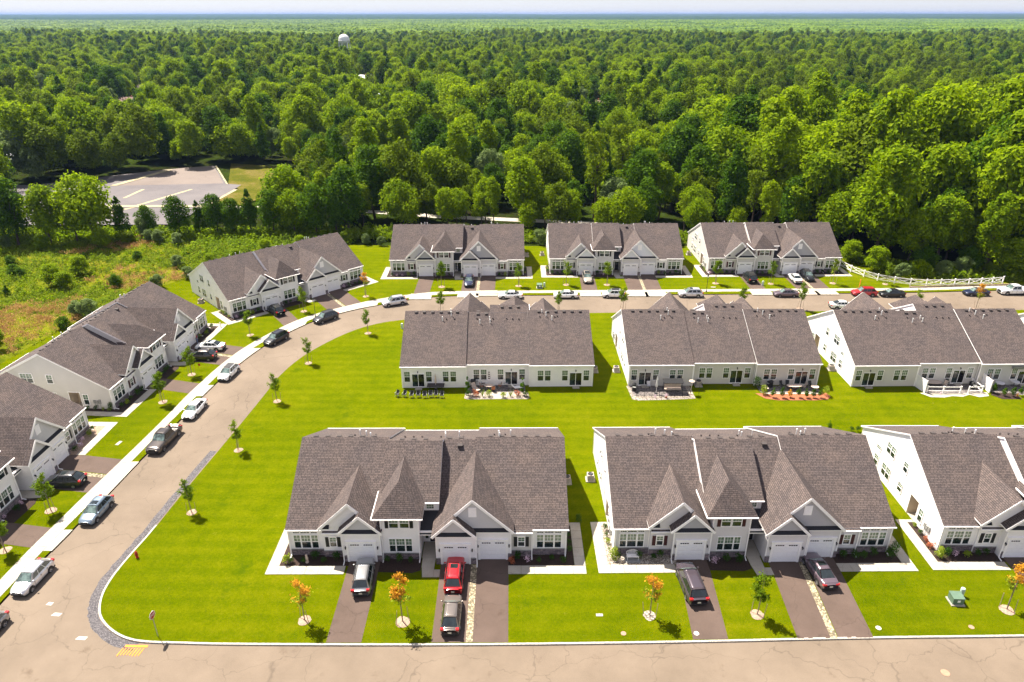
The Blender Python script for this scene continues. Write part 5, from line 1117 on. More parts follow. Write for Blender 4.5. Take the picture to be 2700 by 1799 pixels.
def grill(x, y, rz, l):
    r = empty('gas_grill', (x, y, .03), R(rz)); b = MB(); b.box(-.35, -.28, 0, .35, .28, .75, 'grill'); b.ob('cart', r); b = MB(); b.grid([[(xx, .3 * math.cos(a), .82 + .26 * math.sin(a)) for a in [math.pi * k / 8 for k in range(9)]] for xx in (-.36, .36)], 'grill', True); 
    for xx, s in ((-.36, 1), (.36, -1)): b.poly([(xx, .3 * math.cos(math.pi * k / 8), .82 + .26 * math.sin(math.pi * k / 8)) for k in range(9)][::s], 'grill')
    b.ob('lid', r)
    for s in (-1, 1): b = MB(); b.box(s * .37, -.24, .78, s * .72, .24, .81, 'metal_grey'); b.ob('side_shelf', r)
    tag(r, l, 'grill')
grill(-5.75, 91.1, 0, 'black grill against the wall of the middle patio'); grill(17.85, 89.7, 80, 'black grill at the left end of the railed patio'); grill(67.6, 90.2, 90, 'covered grill inside the white fence panels'); grill(38.0, 90.6, 30, 'black covered grill on the conifer patio')
for q, m, n in [([(-6.5, 89.0), (1.9, 89.0), (1.9, 91.35), (-6.5, 91.35)], 'paver', 'patio'), ([(-6.9, 87.3), (-6.4, 87.05), (2.2, 87.1), (2.5, 87.4), (2.3, 89.0), (-6.8, 89.0)], 'pebble', 'pebble_bed'), ([(-.9, 87.2), (-3.0, 87.2), (-3.3, 88.0), (-3.2, 89.0), (-.4, 89.0), (-.6, 88.2)], 'concrete', 'patio_step'),
                ([(17.5, 88.0), (25.6, 88.0), (25.6, 90.85), (17.3, 90.85)], 'paver', 'patio'), ([(16.9, 91.0), (17.2, 87.0), (18.0, 86.7), (22.5, 86.9), (26.3, 87.2), (26.3, 91.0)], 'pebble', 'pebble_bed'),
                ([(36.2, 88.7), (45.0, 88.7), (45.0, 91.0), (36.2, 91.0)], 'paver', 'patio'), ([(35.3, 88.7), (36.3, 87.2), (38, 86.7), (43.5, 86.7), (45.2, 87.0), (45.9, 87.8), (45.7, 88.8)], 'redmulch', 'mulch_bed'), ([(36.8, 88.5), (44.6, 88.5), (44.6, 88.9), (36.8, 88.9)], 'concrete', 'patio_step'),
                ([(60.0, 88.7), (68.6, 88.7), (69.3, 91.5), (60.0, 91.7)], 'paver', 'patio'), ([(59.3, 88.8), (60.2, 87.6), (62.2, 87.5), (63.5, 87.9), (64.9, 87.7), (66.2, 88.3), (67.2, 87.6), (68.8, 87.9), (69.2, 89.0), (64, 89.4)], 'concrete', 'scalloped_edge'),
                ([(70.0, 88.2), (82, 88.2), (82, 92), (69.8, 92)], 'paver', 'patio'), ([(69.3, 88.3), (70.2, 87.0), (73.0, 87.0), (73.2, 88.6), (70, 89.0)], 'mulch', 'mulch_bed')]:
    struct(flat(n, q, {'patio': .03, 'pebble_bed': .022, 'mulch_bed': .035, 'patio_step': .045, 'scalloped_edge': .026}[n], m))
for k, (x, y, kd, s, l) in enumerate([(-6.45, 88.5, 'column', 1.05, 'tall narrow conifer at the left end of the middle patio'), (1.45, 88.4, 'column', 1.1, 'tall narrow conifer at the right end of the middle patio'), (-6.3, 87.65, 'green', 1.15, 'green shrub at the foot of the left tall conifer'), (2.05, 87.8, 'green', 1.2, 'green shrub at the foot of the right tall conifer'),
        (-5.3, 87.95, 'red', 1.2, 'red orange shrub in the pebble bed, left of the two'), (.75, 87.95, 'red', 1.25, 'red orange shrub in the pebble bed, right of the two'), (-4.3, 87.8, 'grass', 1.2, 'tuft of tall grass in the pebble bed, left'), (-.25, 87.8, 'grass', 1.2, 'tuft of tall grass in the pebble bed, right'),
        (-3.4, 87.8, 'lime', 1.15, 'yellow green small conifer left of the patio step'), (-1.3, 87.75, 'lime', 1.15, 'yellow green small conifer right of the patio step')]): shrub(kd, x, y, l, None, s)
for x, y in [(37.5, 87.6), (38.7, 87.55), (41.1, 87.5), (42.15, 87.5), (43.2, 87.5), (44.25, 87.5)]: shrub('conifer', x, y, 'small dark conifer in the row in the red mulch bed', 'dark conifers in the red mulch bed', .95)
shrub('orange', 39.9, 87.6, 'orange dried conifer within the row in the red mulch bed', None, 1.25); shrub('bigl', 36.4, 88.4, 'lime green bush at the left end of the conifer bed', None, .85); shrub('bigl', 45.3, 88.1, 'lime green bush at the right end of the conifer bed', None, .8); shrub('big', 35.9, 90.3, 'dark bush against the wall at the left of the conifer patio', None, .9)
for x, y in [(71.0, 88.0), (72.1, 87.8), (73.2, 87.9), (70.0, 88.9)]: shrub('conifer', x, y, 'small conifer in the bed right of the white fence panels', 'conifers right of the fence panels', .9)
shrub('orange', 72.7, 87.7, 'small orange plant between the right conifers', None, .5); shrub('flower', 62.0, 88.3, 'pink flower pot at the left fence corner', None, .6)
table(-3.4, 89.9, .75, .45, 'pale oval table on the middle patio', 'cushion', True); table(41.3, 89.85, 1.15, .5, 'large oval tan table on the conifer patio', 'cushion', True); table(44.2, 89.5, .55, .5, 'small round tan table at the right end of the conifer patio', 'cushion', True); table(62.3, 90.9, 1.2, .6, 'tan oval table inside the white fence', 'cushion', True)
table(71.9, 90.6, .62, .6, 'round grey table right of the fence panels, the left one', 'lightgrey', True); table(74.4, 91.0, .62, .6, 'round grey table right of the fence panels, the right one', 'lightgrey', True)
for x, y, a, m, l in [(-2.75, 89.35, 180, 'wood', 'orange wooden chair at the pale oval table'), (-4.5, 90.2, 90, 'wood', 'wooden chair at the left end of the pale oval table'), (-1.8, 90.4, -90, 'wood', 'brown chair right of the pale oval table'), (-4.3, 91.2, 10, 'maroon', 'dark red chair by the wall near the striped umbrella'), (-.9, 91.1, 0, 'lightgrey', 'grey chair below the window of the middle patio'),
                    (39.7, 90.6, 20, 'black', 'black chair at the wall behind the oval tan table'), (40.6, 90.7, -10, 'black', 'black chair by the sliding door of the conifer patio'), (42.9, 90.2, -90, 'cushion', 'tan chair at the right end of the oval tan table'), (37.2, 89.6, 90, 'cushion', 'cushioned chair at the left of the conifer patio'), (43.9, 90.5, 10, 'black', 'black chair behind the small round table'),
                    (63.9, 90.7, -60, 'cushion', 'tan cushioned chair inside the white fence'), (20.1, 90.4, 0, 'lightgrey', 'grey chair at the wall behind the thin railing'), (64.6, 91.3, 0, 'black', 'black chair near the door inside the white fence'), (75.6, 89.6, 180, 'cushion', 'tan chair at the right edge patio')]:
    folding_chair(x, y, a, l, None, m)
def lounger(x, y, rz, l, mat='cushion'):
    r = empty('lounge_chair', (x, y, .03), R(rz)); b = MB(); b.box(-.33, -.9, .26, .33, .35, .34, mat); b.ob('seat', r); b = MB(); b.slab([(-.33, .35, .34), (.33, .35, .34), (.33, .85, .85), (-.33, .85, .85)], .08, mat); b.ob('backrest', r)
    b = MB()
    for sx in (-.28, .28):
        for yy in (-.8, .3): b.box(sx - .02, yy - .02, 0, sx + .02, yy + .02, .26, 'metal_grey')
    b.ob('frame', r); tag(r, l, 'lounge chair')
lounger(-5.4, 89.8, 30, 'tan lounge chair beside the left tall conifer'); lounger(.7, 90.1, 100, 'white cushioned lounge chair beside the right tall conifer', 'trim')
def swing(x, y, l):
    r = empty('porch_swing', (x, y, .03)); b = MB()
    for s in (-1.35, 1.35): b.bar((s, -.7, 0), (s, 0, 1.75), .05, .05, 'black'); b.bar((s, .6, 0), (s, 0, 1.75), .05, .05, 'black')
    b.ob('frame', r); b = MB(); b.slab([(-1.45, -.65, 1.72), (1.45, -.65, 1.72), (1.45, .6, 1.86), (-1.45, .6, 1.86)], .06, 'black'); b.ob('canopy', r); b = MB(); b.box(-1.2, -.3, .42, 1.2, .25, .55, 'cushion'); b.slab([(-1.2, .2, .5), (1.2, .2, .5), (1.2, .42, 1.05), (-1.2, .42, 1.05)], .1, 'cushion'); b.ob('seat', r); tag(r, l, 'porch swing')
swing(23.4, 89.3, 'porch swing with a black canopy and tan seat behind the black railing')
def rail(b):
    for k in range(8): x = k * 1.1; b.box(x - .02, -.02, 0, x + .02, .02, .98, 'black')
    b.box(0, -.015, .92, 7.7, .015, .96, 'black'); b.box(0, -.015, .12, 7.7, .015, .15, 'black')
r = empty('patio_railing', (17.9, 87.75, .03)); b = MB(); b.box(0, -.015, .92, 7.7, .015, .96, 'black'); b.box(0, -.015, .12, 7.7, .015, .15, 'black'); b.ob('rail', r)
for k in range(8): b = MB(); b.box(k * 1.1 - .022, -.022, 0, k * 1.1 + .022, .022, 1.0, 'black'); b.ob('post', r)
b = MB()
for k in range(70): b.box(k * .11 + .05, -.006, .14, k * .11 + .062, .006, .93, 'black')
o = b.ob('baluster', r); o['kind'] = 'stuff'; tag(r, 'thin black railing round the left patio of the middle beige house', 'railing')
simple('patio_heater', lambda b: (b.lathe([(.25, 0), (.25, .1), (.05, .12), (.04, 2.0), (.10, 2.05), (.45, 2.12), (.12, 2.3), (.001, 2.32)], 'cushion', 12)), 25.9, 88.6, 0, 'post heater with a round hood at the right end of the railed patio', 'patio heater')
simple('bird_feeder', lambda b: (b.tube((0, 0, 0), (0, 0, 1.9), .02, .02, 'black', 6), b.tube((0, 0, 1.9), (.25, 0, 2.05), .015, .015, 'black', 6), b.lathe([(.001, 1.6), (.08, 1.62), (.08, 1.85), (.001, 2.0)], 'black', 8, (.3, 0, 0))), 27.0, 88.3, 0, 'thin black pole with a hanging feeder right of the railed patio', 'bird feeder')
simple('flower_pot', lambda b: b.lathe([(.12, 0), (.17, .3), (.15, .3), (.001, .28)], 'wood', 10), 22.1, 87.4, 0, 'flower pot at the foot of the black railing', 'flower pot'); shrub('flower', 22.1, 87.4, 'pink flowers in the pot at the black railing', None, .7, .3)
shrub('flower', 20.6, 87.35, 'deep pink flower clump in the pebbles below the grey umbrella', None, .8)
# white vinyl privacy panels and low rail
def panel(x0, y0, x1, y1, l):
    L = math.hypot(x1 - x0, y1 - y0); r = empty('privacy_screen', (x0, y0, 0), math.atan2(y1 - y0, x1 - x0)); n = int(L / .28)
    for k in range(2): b = MB(); b.box(k * L - .07, -.07, 0, k * L + .07, .07, 2.05, 'trim'); b.ob('post', r)
    for k in range(n): b = MB(); b.box(.08 + k * (L - .16) / n, -.02, .08, .08 + (k + 1) * (L - .16) / n - .01, .02, 1.92, 'trim'); b.ob('board', r)
    b = MB(); b.box(.07, -.035, 1.92, L - .07, .035, 1.98, 'trim'); b.box(.07, -.035, .02, L - .07, .035, .08, 'trim'); b.ob('rail', r); tag(r, l, 'privacy screen')
panel(59.5, 91.6, 60.0, 88.9, 'white vinyl privacy screen on the left side of the fenced patio'); panel(69.6, 91.7, 69.4, 88.9, 'white vinyl privacy screen on the right side of the fenced patio')
def lowrail(P, l):
    r = empty('patio_fence', (0, 0, 0))
    for x, y in P: b = MB(); b.box(x - .07, y - .07, 0, x + .07, y + .07, 1.08, 'trim'); b.box(x - .09, y - .09, 1.08, x + .09, y + .09, 1.13, 'trim'); b.ob('post', r)
    for (a, c), (d, e) in zip(P, P[1:]):
        for z in (.98, .35): b = MB(); b.bar((a, c, z), (d, e, z), .06, .12, 'trim'); b.ob('rail', r)
    tag(r, l, 'fence')
lowrail([(60.1, 91.2), (60.3, 88.9), (62.6, 88.8), (65.1, 88.8)], 'low white patio fence with flat rails, left section'); lowrail([(66.3, 88.8), (68.3, 88.9), (68.2, 91.3)], 'low white patio fence with flat rails, right section')
# white rail fence by the far street
FP = [(71.6, 145.2), (72.3, 141.4), (73.7, 138.4), (75.5, 136.1), (78.1, 134.4), (80.8, 133.3), (83.8, 132.9), (86.7, 132.9), (89.6, 133.1), (92.6, 133.3), (95.3, 133.6), (97.8, 133.95), (100.3, 134.5)]
r = empty('rail_fence')
for x, y in FP: b = MB(); b.box(x - .09, y - .09, 0, x + .09, y + .09, 1.45, 'trim'); b.box(x - .11, y - .11, 1.45, x + .11, y + .11, 1.52, 'trim'); b.ob('post', r)
for (a, c), (d, e) in zip(FP, FP[1:]):
    for za, zb_ in ((1.3, 1.3), (.3, .3), (.35, 1.25), (1.25, .35)): b = MB(); b.bar((a, c, za), (d, e, zb_), .05 if za == zb_ else .045, .13, 'trim'); b.ob('rail', r)
tag(r, 'long white crossbuck rail fence curving beside the far sidewalk', 'fence')
lp = MB()
for k in range(20): x = 80 + k * 1.05; lp.box(x, 131.9 + (x - 80) * .07, 0, x + .98, 132.1 + (x - 80) * .07, .3, 'stake')
lo = lp.ob('timber_edging'); tag(lo, 'low timber edging between the rail fence and the sidewalk', 'edging')
simple('marker_post', lambda b: b.box(-.06, -.06, 0, .06, .06, 1.9, 'petal' if 0 else 'orangepaint'), 69.8, 131.8, 0, 'yellow orange marker post behind the red crossover', 'marker post')
# privacy screens between the two rear drives, a person by the white car
def person(x, y, rz, label):
    r = empty('person', (x, y, .02), R(rz)); J = dict(p=(0, 0, .92), c=(0, .02, 1.25), n=(0, .01, 1.45), h=(0, -.03, 1.62), la=(-.19, 0, 1.38), ra=(.19, 0, 1.38), le=(-.26, .02, 1.12), re=(.27, -.04, 1.13), lh=(-.24, -.14, .92), rh=(.2, -.25, 1.02), lk=(-.11, -.03, .5), rk=(.11, .02, .5), lf=(-.12, .02, .08), rf=(.13, .06, .08), lt=(-.13, -.13, .04), rt=(.14, -.1, .04), lp=(-.1, 0, .88), rp=(.1, 0, .88))
    def skin(name, names, edges, rad, mat):
        me = bpy.data.meshes.new(name); idx = {k: i for i, k in enumerate(names)}; me.from_pydata([J[k] for k in names], [(idx[a], idx[c]) for a, c in edges], []); me.materials.append(M[mat]); o = link(name, me, r)
        m = o.modifiers.new('skin', 'SKIN'); m.use_smooth_shade = True
        for k, v in zip(names, me.skin_vertices[0].data): v.radius = rad[k]; v.use_root = (k == names[0])
        s = o.modifiers.new('sub', 'SUBSURF'); s.levels = 1; s.render_levels = 1; return o
    rad = dict(p=(.15, .11), c=(.16, .11), n=(.055, .055), h=(.095, .11), la=(.06, .06), ra=(.06, .06), le=(.042, .042), re=(.042, .042), lh=(.035, .035), rh=(.035, .035), lk=(.065, .065), rk=(.065, .065), lf=(.045, .045), rf=(.045, .045), lt=(.04, .035), rt=(.04, .035), lp=(.09, .09), rp=(.09, .09))
    skin('body', ['p', 'c', 'n', 'h', 'la', 'ra', 'le', 're', 'lh', 'rh', 'lp', 'rp', 'lk', 'rk', 'lf', 'rf', 'lt', 'rt'], [('p', 'c'), ('c', 'n'), ('n', 'h'), ('c', 'la'), ('c', 'ra'), ('la', 'le'), ('ra', 're'), ('le', 'lh'), ('re', 'rh'), ('p', 'lp'), ('p', 'rp'), ('lp', 'lk'), ('rp', 'rk'), ('lk', 'lf'), ('rk', 'rf'), ('lf', 'lt'), ('rf', 'rt')], rad, 'skin')
    r2 = {k: (a * 1.14 + .008, b_ * 1.14 + .008) for k, (a, b_) in rad.items()}
    skin('shirt', ['p', 'c', 'la', 'ra', 'le', 're'], [('p', 'c'), ('c', 'la'), ('c', 'ra'), ('la', 'le'), ('ra', 're')], r2, 'cloth_red'); skin('trousers', ['p', 'lp', 'rp', 'lk', 'rk', 'lf', 'rf'], [('p', 'lp'), ('p', 'rp'), ('lp', 'lk'), ('rp', 'rk'), ('lk', 'lf'), ('rk', 'rf')], r2, 'cloth_blue')
    b = MB(); b.lathe([(.10, -.02), (.115, .05), (.08, .12), (.001, .14)], 'hair', 10, (0, -.01, 1.62)); b.ob('hair', r); tag(r, label, 'person')
person(-52.7, 105.9, 120, 'person in a dark red top standing beside the white car with a glass roof')
simple('garden_figure', lambda b: (b.lathe([(.14, 0), (.1, .2), (.14, .5), (.06, .7), (.1, .85), (.001, .98)], 'trim', 8)), -51.4, 112.6, 0, 'small white garden figure on the lawn corner below the angled house', 'garden figure')
simple('garden_flag', lambda b: (b.tube((0, 0, 0), (0, 0, 1.2), .012, .012, 'black', 5), b.box(0, -.005, .7, .3, .005, 1.1, 'red')), *wp(7, 12.6, -6.2), 0, 'small red garden flag beside a young tree on the left', 'garden flag')
# ---------------------------------------------------------------- woods, meadow, far country
def seg_dist(p, a, b):
    ax, ay = a; bx, by = b; t = max(0, min(1, ((p[0] - ax) * (bx - ax) + (p[1] - ay) * (by - ay)) / ((bx - ax) ** 2 + (by - ay) ** 2))); return math.hypot(p[0] - ax - t * (bx - ax), p[1] - ay - t * (by - ay)), t
EDGE = [(-300, 171), (-128, 171), (-126, 262), (-122, 264), (-104, 266), (-80, 264), (-64, 250), (-61, 236), (-66, 202), (-60, 175), (-45, 168), (-10, 167), (10, 165), (42, 164), (70, 160), (76, 150), (80, 142), (90, 138.5), (110, 138), (300, 140)]
def edge_y(x):
    for (a, c), (d, e) in zip(EDGE, EDGE[1:]):
        if min(a, d) <= x <= max(a, d) and a != d: 
            if -128 < x < -61: return 255 if x < -66 else 236
            return c + (e - c) * (x - a) / (d - a)
    return 170
FH = [(-289.7, 424, 30, 'white'), (-230, 440, -20, 'cream'), (-116.7, 596, 10, 'white'), (-298, 467, 15, 'grey'), (-121, 604, -10, 'white'), (-82, 612, 5, 'white'), (-84, 466, 30, 'white'), (-13, 456, 10, 'grey'), (47, 422, -30, 'brown'), (119, 391, 5, 'white'), (125, 367, 60, 'grey'), (190, 328, 12, 'brown'), (-293, 667, 0, 'white'), (-500, 1010, 0, 'white'), (-260, 520, 20, 'grey'), (-560, 1060, 0, 'white'), (-330, 545, 20, 'grey')]
def in_poly(x, y, P):
    c = False; j = len(P) - 1
    for i in range(len(P)):
        if (P[i][1] > y) != (P[j][1] > y) and x < (P[j][0] - P[i][0]) * (y - P[i][1]) / (P[j][1] - P[i][1]) + P[i][0]: c = not c
        j = i
    return c
LOT = [(-126, 251), (-108.5, 259), (-91, 229), (-85, 227), (-85, 194), (-86, 174), (-148, 174), (-150, 222), (-140, 232)]; DRY = [(-90, 196), (-77, 196), (-72, 228), (-80, 254), (-106, 258)]
def height_cap(x, y):
    cap = 99
    for hx, hy, *_ in FH:
        D = math.hypot(hx, hy)
        if math.hypot(x - hx, y - hy) < 9: return 0
        t = (x * hx + y * hy) / (D * D)
        if t < 1.0:
            d = abs(x * hy - y * hx) / D
            if d < 6.5 and (1 - t) * D < 110: cap = min(cap, 2.8 + (1 - t) * D * 48 / D)
    return cap
def canopy(x, y): return 1.0 + .14 * math.sin(x * .021 + 1.3) * math.cos(y * .017) + .10 * math.sin(x * .0067 + y * .005)
pts = []
frr = random.Random(42)
y = 120.0
while y < 1500:
    st = (6.8 if y < 185 else 8.0) + max(0, (y - 200)) * .002; half = y * .80 + 45; x = -half
    while x < half:
        px, py = x + frr.uniform(-.42, .42) * st, y + frr.uniform(-.42, .42) * st
        x += st
        ok = py > (edge_y(px) if px > -128 else 165) + frr.uniform(-1, 3)
        if in_poly(px, py, LOT) or in_poly(px, py, DRY): ok = False
        if px < -60 and py < edge_y(px) + 1 and not (px < -132 and py > 163): ok = False
        if ok and -204 < px < -172 and 222 < py < 262: ok = False
        if not ok: continue
        if -88 < px < -58 and 195 < py < 203: continue
        # the service road strip just behind the far houses
        if py < 300:
            d, _ = seg_dist((px, py), (-20, 187.7), (40, 177.5)); d2, _ = seg_dist((px, py), (-60, 198.5), (-20, 187.7))
            if min(d, d2) < 2.0: continue
        s = (.68 + .85 * frr.random() ** 1.5) * canopy(px, py) * (1.0 if px < 60 or py > 260 else 1.25)
        ed = py - (edge_y(px) if px > -128 else 165)
        if ed < 16: s *= .74 + .26 * max(0, ed) / 16
        if math.hypot(px + 190, py - 820) < 60: s *= .72
        k = frr.choice([0, 0, 1, 1, 2, 3, 4, 5, 5, 5, 6, 7, 0, 2, 5, 3, 1, 4])
        if px > 62 and py < 240: k = frr.choice([0, 5, 2, 5, 0, 3, 1])
        dry = (330 < py < 760 and px > 120 and abs(px - 120 - (py - 330) * .55) < 110)
        if dry and frr.random() < .5: k = 7
        cap = height_cap(px, py)
        if cap < KIND[k][3] * s:
            s = cap / KIND[k][3]
            if s < .28: continue
        pts.append((px, py, s, k))
    y += st * .93
seen = [p for p in pts if abs(p[0]) < p[1] * .74 + 6]
seen.sort(key=lambda p: math.hypot(p[0], p[1]))
near = seen[:250]; ns = set((p[0], p[1]) for p in near); rest = [p for p in pts if (p[0], p[1]) not in ns]
def zone(x, y):
    if x > 72: return 'in the wood behind the white rail fence'
    if x < -58: return 'at the edge of the wood beyond the empty car park'
    if x < -24: return 'in the wood between the car park and the left far house'
    if x < 8: return 'in the wood behind the left far house'
    if x < 41: return 'in the wood behind the middle far house'
    return 'in the wood behind the beige far house'
def place_word(x, y):
    d = y - (edge_y(x) if x > -128 else 165)
    return ('edge' if d < 9 else 'second rank' if d < 20 else 'third rank' if d < 34 else 'far rank'), ('left' if (x % 34) < 11.3 else 'mid' if (x % 34) < 22.6 else 'right')
for x, y, s, k in near:
    a_, b_ = place_word(x, y); l = ('tall ' if s > 1.35 else 'small ' if s < .85 else '') + KIND[k][2] + ' tree, ' + a_ + ' ' + b_ + ' ' + zone(x, y).replace('in the wood ', '').replace('at the edge of the wood ', ''); tree('forest_tree', k, x, y, s, l, 'tree', l, sh=s and rnd.uniform(.95, 1.12))
LT = [(-118, 161, 1, 1.1), (-124, 166, 0, 1.15), (-110, 161.5, 0, 1.0), (-105, 163, 5, .95), (-100.5, 162.5, 5, 1.25), (-94.5, 165, 4, .74), (-90.5, 166, 6, .5), (-82, 167, 1, .72), (-77, 168, 4, .62), (-73.5, 169, 1, .72), (-69, 168.5, 1, .66), (-64.5, 168.5, 4, .80), (-59.5, 169, 1, .80), (-54, 169, 5, .85), (-48.5, 168, 1, .9), (-43.5, 168, 4, .8),
      (-131, 164, 1, 1.0), (-138, 168, 4, .9), (-90, 168, 1, .55), (-115, 167, 4, .7), (-146, 170, 1, 1.1)]
for x, y, k, s in LT: l = ('tall ' if s > 1.0 else 'low ' if s < .8 else '') + KIND[k][2] + ' tree between meadow and car park, ' + ('far left' if x < -115 else 'left' if x < -95 else 'middle' if x < -72 else 'right'); tree('field_tree', k, x, y, s, l, 'tree', l)
SB = [(-88, 163.5, 6, .38), (-85, 162.5, 6, .42), (-79.5, 160.5, 6, .40), (-92, 161, 3, .35), (-109, 156.5, 0, .34), (-96.5, 158.5, 0, .42), (-92.9, 133.1, 0, .42), (-89.6, 131.5, 0, .34), (-90.9, 139.5, 0, .40), (-79.3, 117.5, 6, .38), (-76.6, 116.5, 6, .46), (-72.6, 144.6, 6, .36), (-80.4, 133.1, 1, .24), (-71.3, 132, 6, .36), (-105, 139.5, 1, .24), (-103.3, 138.8, 1, .2), (-118.8, 158, 6, .4), (-67.5, 137.5, 6, .34), (-78.6, 112.0, 1, .22), (-84.2, 103.5, 2, .3), (-90.5, 97.0, 1, .25), (-66, 146, 0, .26), (-62, 150, 0, .24), (-57, 155, 0, .3), (-50, 159, 0, .28), (-99, 128, 4, .2), (-110, 146, 1, .22), (-84, 150, 1, .2), (-96, 150, 4, .18)]
for x, y, k, s in SB:
    t = empty('meadow_bush', (x, y, -.4), rnd.uniform(0, 6)); t.scale = (s * 1.25, s * 1.25, s * .85); link('crown', KIND[k][0], t); l = KIND[k][2] + ' bush standing in the tall grass of the meadow'; tag(t, l, 'bush', l)
HB = [(81, 137.3, 6, .42), (85.5, 139.5, 5, .34), (90.2, 138.2, 6, .45), (94.5, 139, 6, .52), (100, 138.8, 3, .3), (105, 139.5, 5, .75), (109, 141, 5, .7), (77.5, 141.5, 0, .5), (75, 148, 0, .45), (9.5, 160.5, 6, .52), (6.5, 161.5, 6, .45), (-31, 160.5, 6, .3), (-35, 161.5, 6, .34), (39.5, 160, 6, .3), (-40, 163, 3, .3), (-28, 162, 0, .3), (87.5, 141, 1, .5), (97, 141.5, 1, .5), (38, 162, 5, .4)]
for x, y, k, s in HB:
    t = empty('edge_bush', (x, y, -.4), rnd.uniform(0, 6)); t.scale = (s * 1.2, s * 1.2, s * .85); link('crown', KIND[k][0], t); l = KIND[k][2] + (' bush along the white rail fence' if x > 70 else ' bush at the wood edge behind the far houses'); tag(t, l, 'bush', l)
def scatter(name, protos_, items, label=None):
    """one geometry-nodes object: items are (x, y, z, sx, sz, rz, kind)"""
    me = bpy.data.meshes.new(name); me.from_pydata([i[:3] for i in items], [], [])
    for an, ty, col in (('sc', 'FLOAT_VECTOR', [v for i in items for v in (i[3], i[3], i[4])]), ('ro', 'FLOAT_VECTOR', [v for i in items for v in (0, 0, i[5])])):
        a = me.attributes.new(an, ty, 'POINT'); a.data.foreach_set('vector', col)
    a = me.attributes.new('kd', 'INT', 'POINT'); a.data.foreach_set('value', [i[6] for i in items])
    o = link(name, me); o['kind'] = 'stuff'
    ng = bpy.data.node_groups.new(name, 'GeometryNodeTree'); ng.interface.new_socket('Geometry', in_out='INPUT', socket_type='NodeSocketGeometry'); ng.interface.new_socket('Geometry', in_out='OUTPUT', socket_type='NodeSocketGeometry')
    N = ng.nodes; Lk = ng.links; gi = N.new('NodeGroupInput'); go = N.new('NodeGroupOutput'); jn = N.new('GeometryNodeJoinGeometry')
    def attr(n, t): x = N.new('GeometryNodeInputNamedAttribute'); x.data_type = t; x.inputs['Name'].default_value = n; return x.outputs['Attribute']
    sc_, ro_, kd_ = attr('sc', 'FLOAT_VECTOR'), attr('ro', 'FLOAT_VECTOR'), attr('kd', 'INT')
    for k, pm_ in enumerate(protos_):
        po = bpy.data.objects.new(name + '_source', pm_)
        oi = N.new('GeometryNodeObjectInfo'); oi.inputs['Object'].default_value = po; oi.inputs['As Instance'].default_value = True
        cp = N.new('FunctionNodeCompare'); cp.data_type = 'INT'; cp.operation = 'EQUAL'; Lk.new(kd_, [s for s in cp.inputs if s.name == 'A' and s.type == 'INT'][0]); [s for s in cp.inputs if s.name == 'B' and s.type == 'INT'][0].default_value = k
        ip = N.new('GeometryNodeInstanceOnPoints'); Lk.new(gi.outputs[0], ip.inputs['Points']); Lk.new(cp.outputs[0], ip.inputs['Selection']); Lk.new(oi.outputs['Geometry'], ip.inputs['Instance']); Lk.new(ro_, ip.inputs['Rotation']); Lk.new(sc_, ip.inputs['Scale']); Lk.new(ip.outputs[0], jn.inputs[0])
    Lk.new(jn.outputs[0], go.inputs[0]); o.modifiers.new('scatter', 'NODES').node_group = ng; return o
fr2 = random.Random(9)
scatter('forest', [k[0] for k in KIND], [(x, y, -.3, s, s * fr2.uniform(.92, 1.12), fr2.uniform(0, 6.28), k) for x, y, s, k in rest])
# meadow growth
tf = []
for j, (m, n, h) in enumerate((('leafL', 34, .75), ('leafC', 34, .6), ('leafY', 26, .9), ('leafA', 30, .8))):
    b = MB(); rr = random.Random(60 + j)
    for i in range(n):
        a = rr.uniform(0, 6.28); rd = rr.uniform(0, .8); c = Vector((math.cos(a) * rd, math.sin(a) * rd, h * rr.uniform(.2, 1) * (1.1 - rd * .6))); rot_leaf(b, c, Vector((rr.gauss(0, .7), rr.gauss(0, .7), rr.gauss(.7, .3))), .30, m, rr)
    tf.append(b.mesh('weeds'))
b = MB(); rr = random.Random(77)
M['seed'] = leaf_mat('dry_seed_heads', (.30, .16, .05), (.52, .33, .13), objrand=.3, patch=1)
for i in range(34):
    a = rr.uniform(0, 6.28); rd = rr.uniform(0, .8); c = Vector((math.cos(a) * rd, math.sin(a) * rd, rr.uniform(.3, .75))); rot_leaf(b, c, Vector((rr.gauss(0, 1), rr.gauss(0, 1), rr.gauss(.5, .3))), .22, 'seed', rr)
tf.append(b.mesh('weeds'))
def in_poly(x, y, P):
    c = False; j = len(P) - 1
    for i in range(len(P)):
        if (P[i][1] > y) != (P[j][1] > y) and x < (P[j][0] - P[i][0]) * (y - P[i][1]) / (P[j][1] - P[i][1]) + P[i][0]: c = not c
        j = i
    return c
MP = [(-92, 60), (-82, 90), (-79, 112), (-71, 133), (-60, 151), (-38.5, 161), (-40, 168), (-70, 172), (-110, 168), (-150, 165), (-150, 60)]
it = []; mr = random.Random(15)
from mathutils import noise as mno
while len(it) < 9500:
    x, y = mr.uniform(-150, -38), mr.uniform(84, 172)
    if not in_poly(x, y, MP): continue
    v = mno.noise(Vector((x * .06, y * .06, 0))) + .5 * mno.noise(Vector((x * .21, y * .21, 3)))
    dryp = math.exp(-((x + 84) ** 2 / 250 + (y - 112) ** 2 / 350)); k = 4 if v + 1.1 * dryp > .42 + mr.uniform(-.15, .25) else mr.choice([0, 0, 1, 2, 3]); s = mr.uniform(.5, 1.25) * (1.25 if y > 150 and x > -75 else 1)
    if y > 150 and x > -75 and mr.random() < .6: k = 2; s *= 1.3
    it.append((x, y, 0, s, s * mr.uniform(.7, 1.3), mr.uniform(0, 6.28), k))
scatter('meadow_weeds', tf, it)
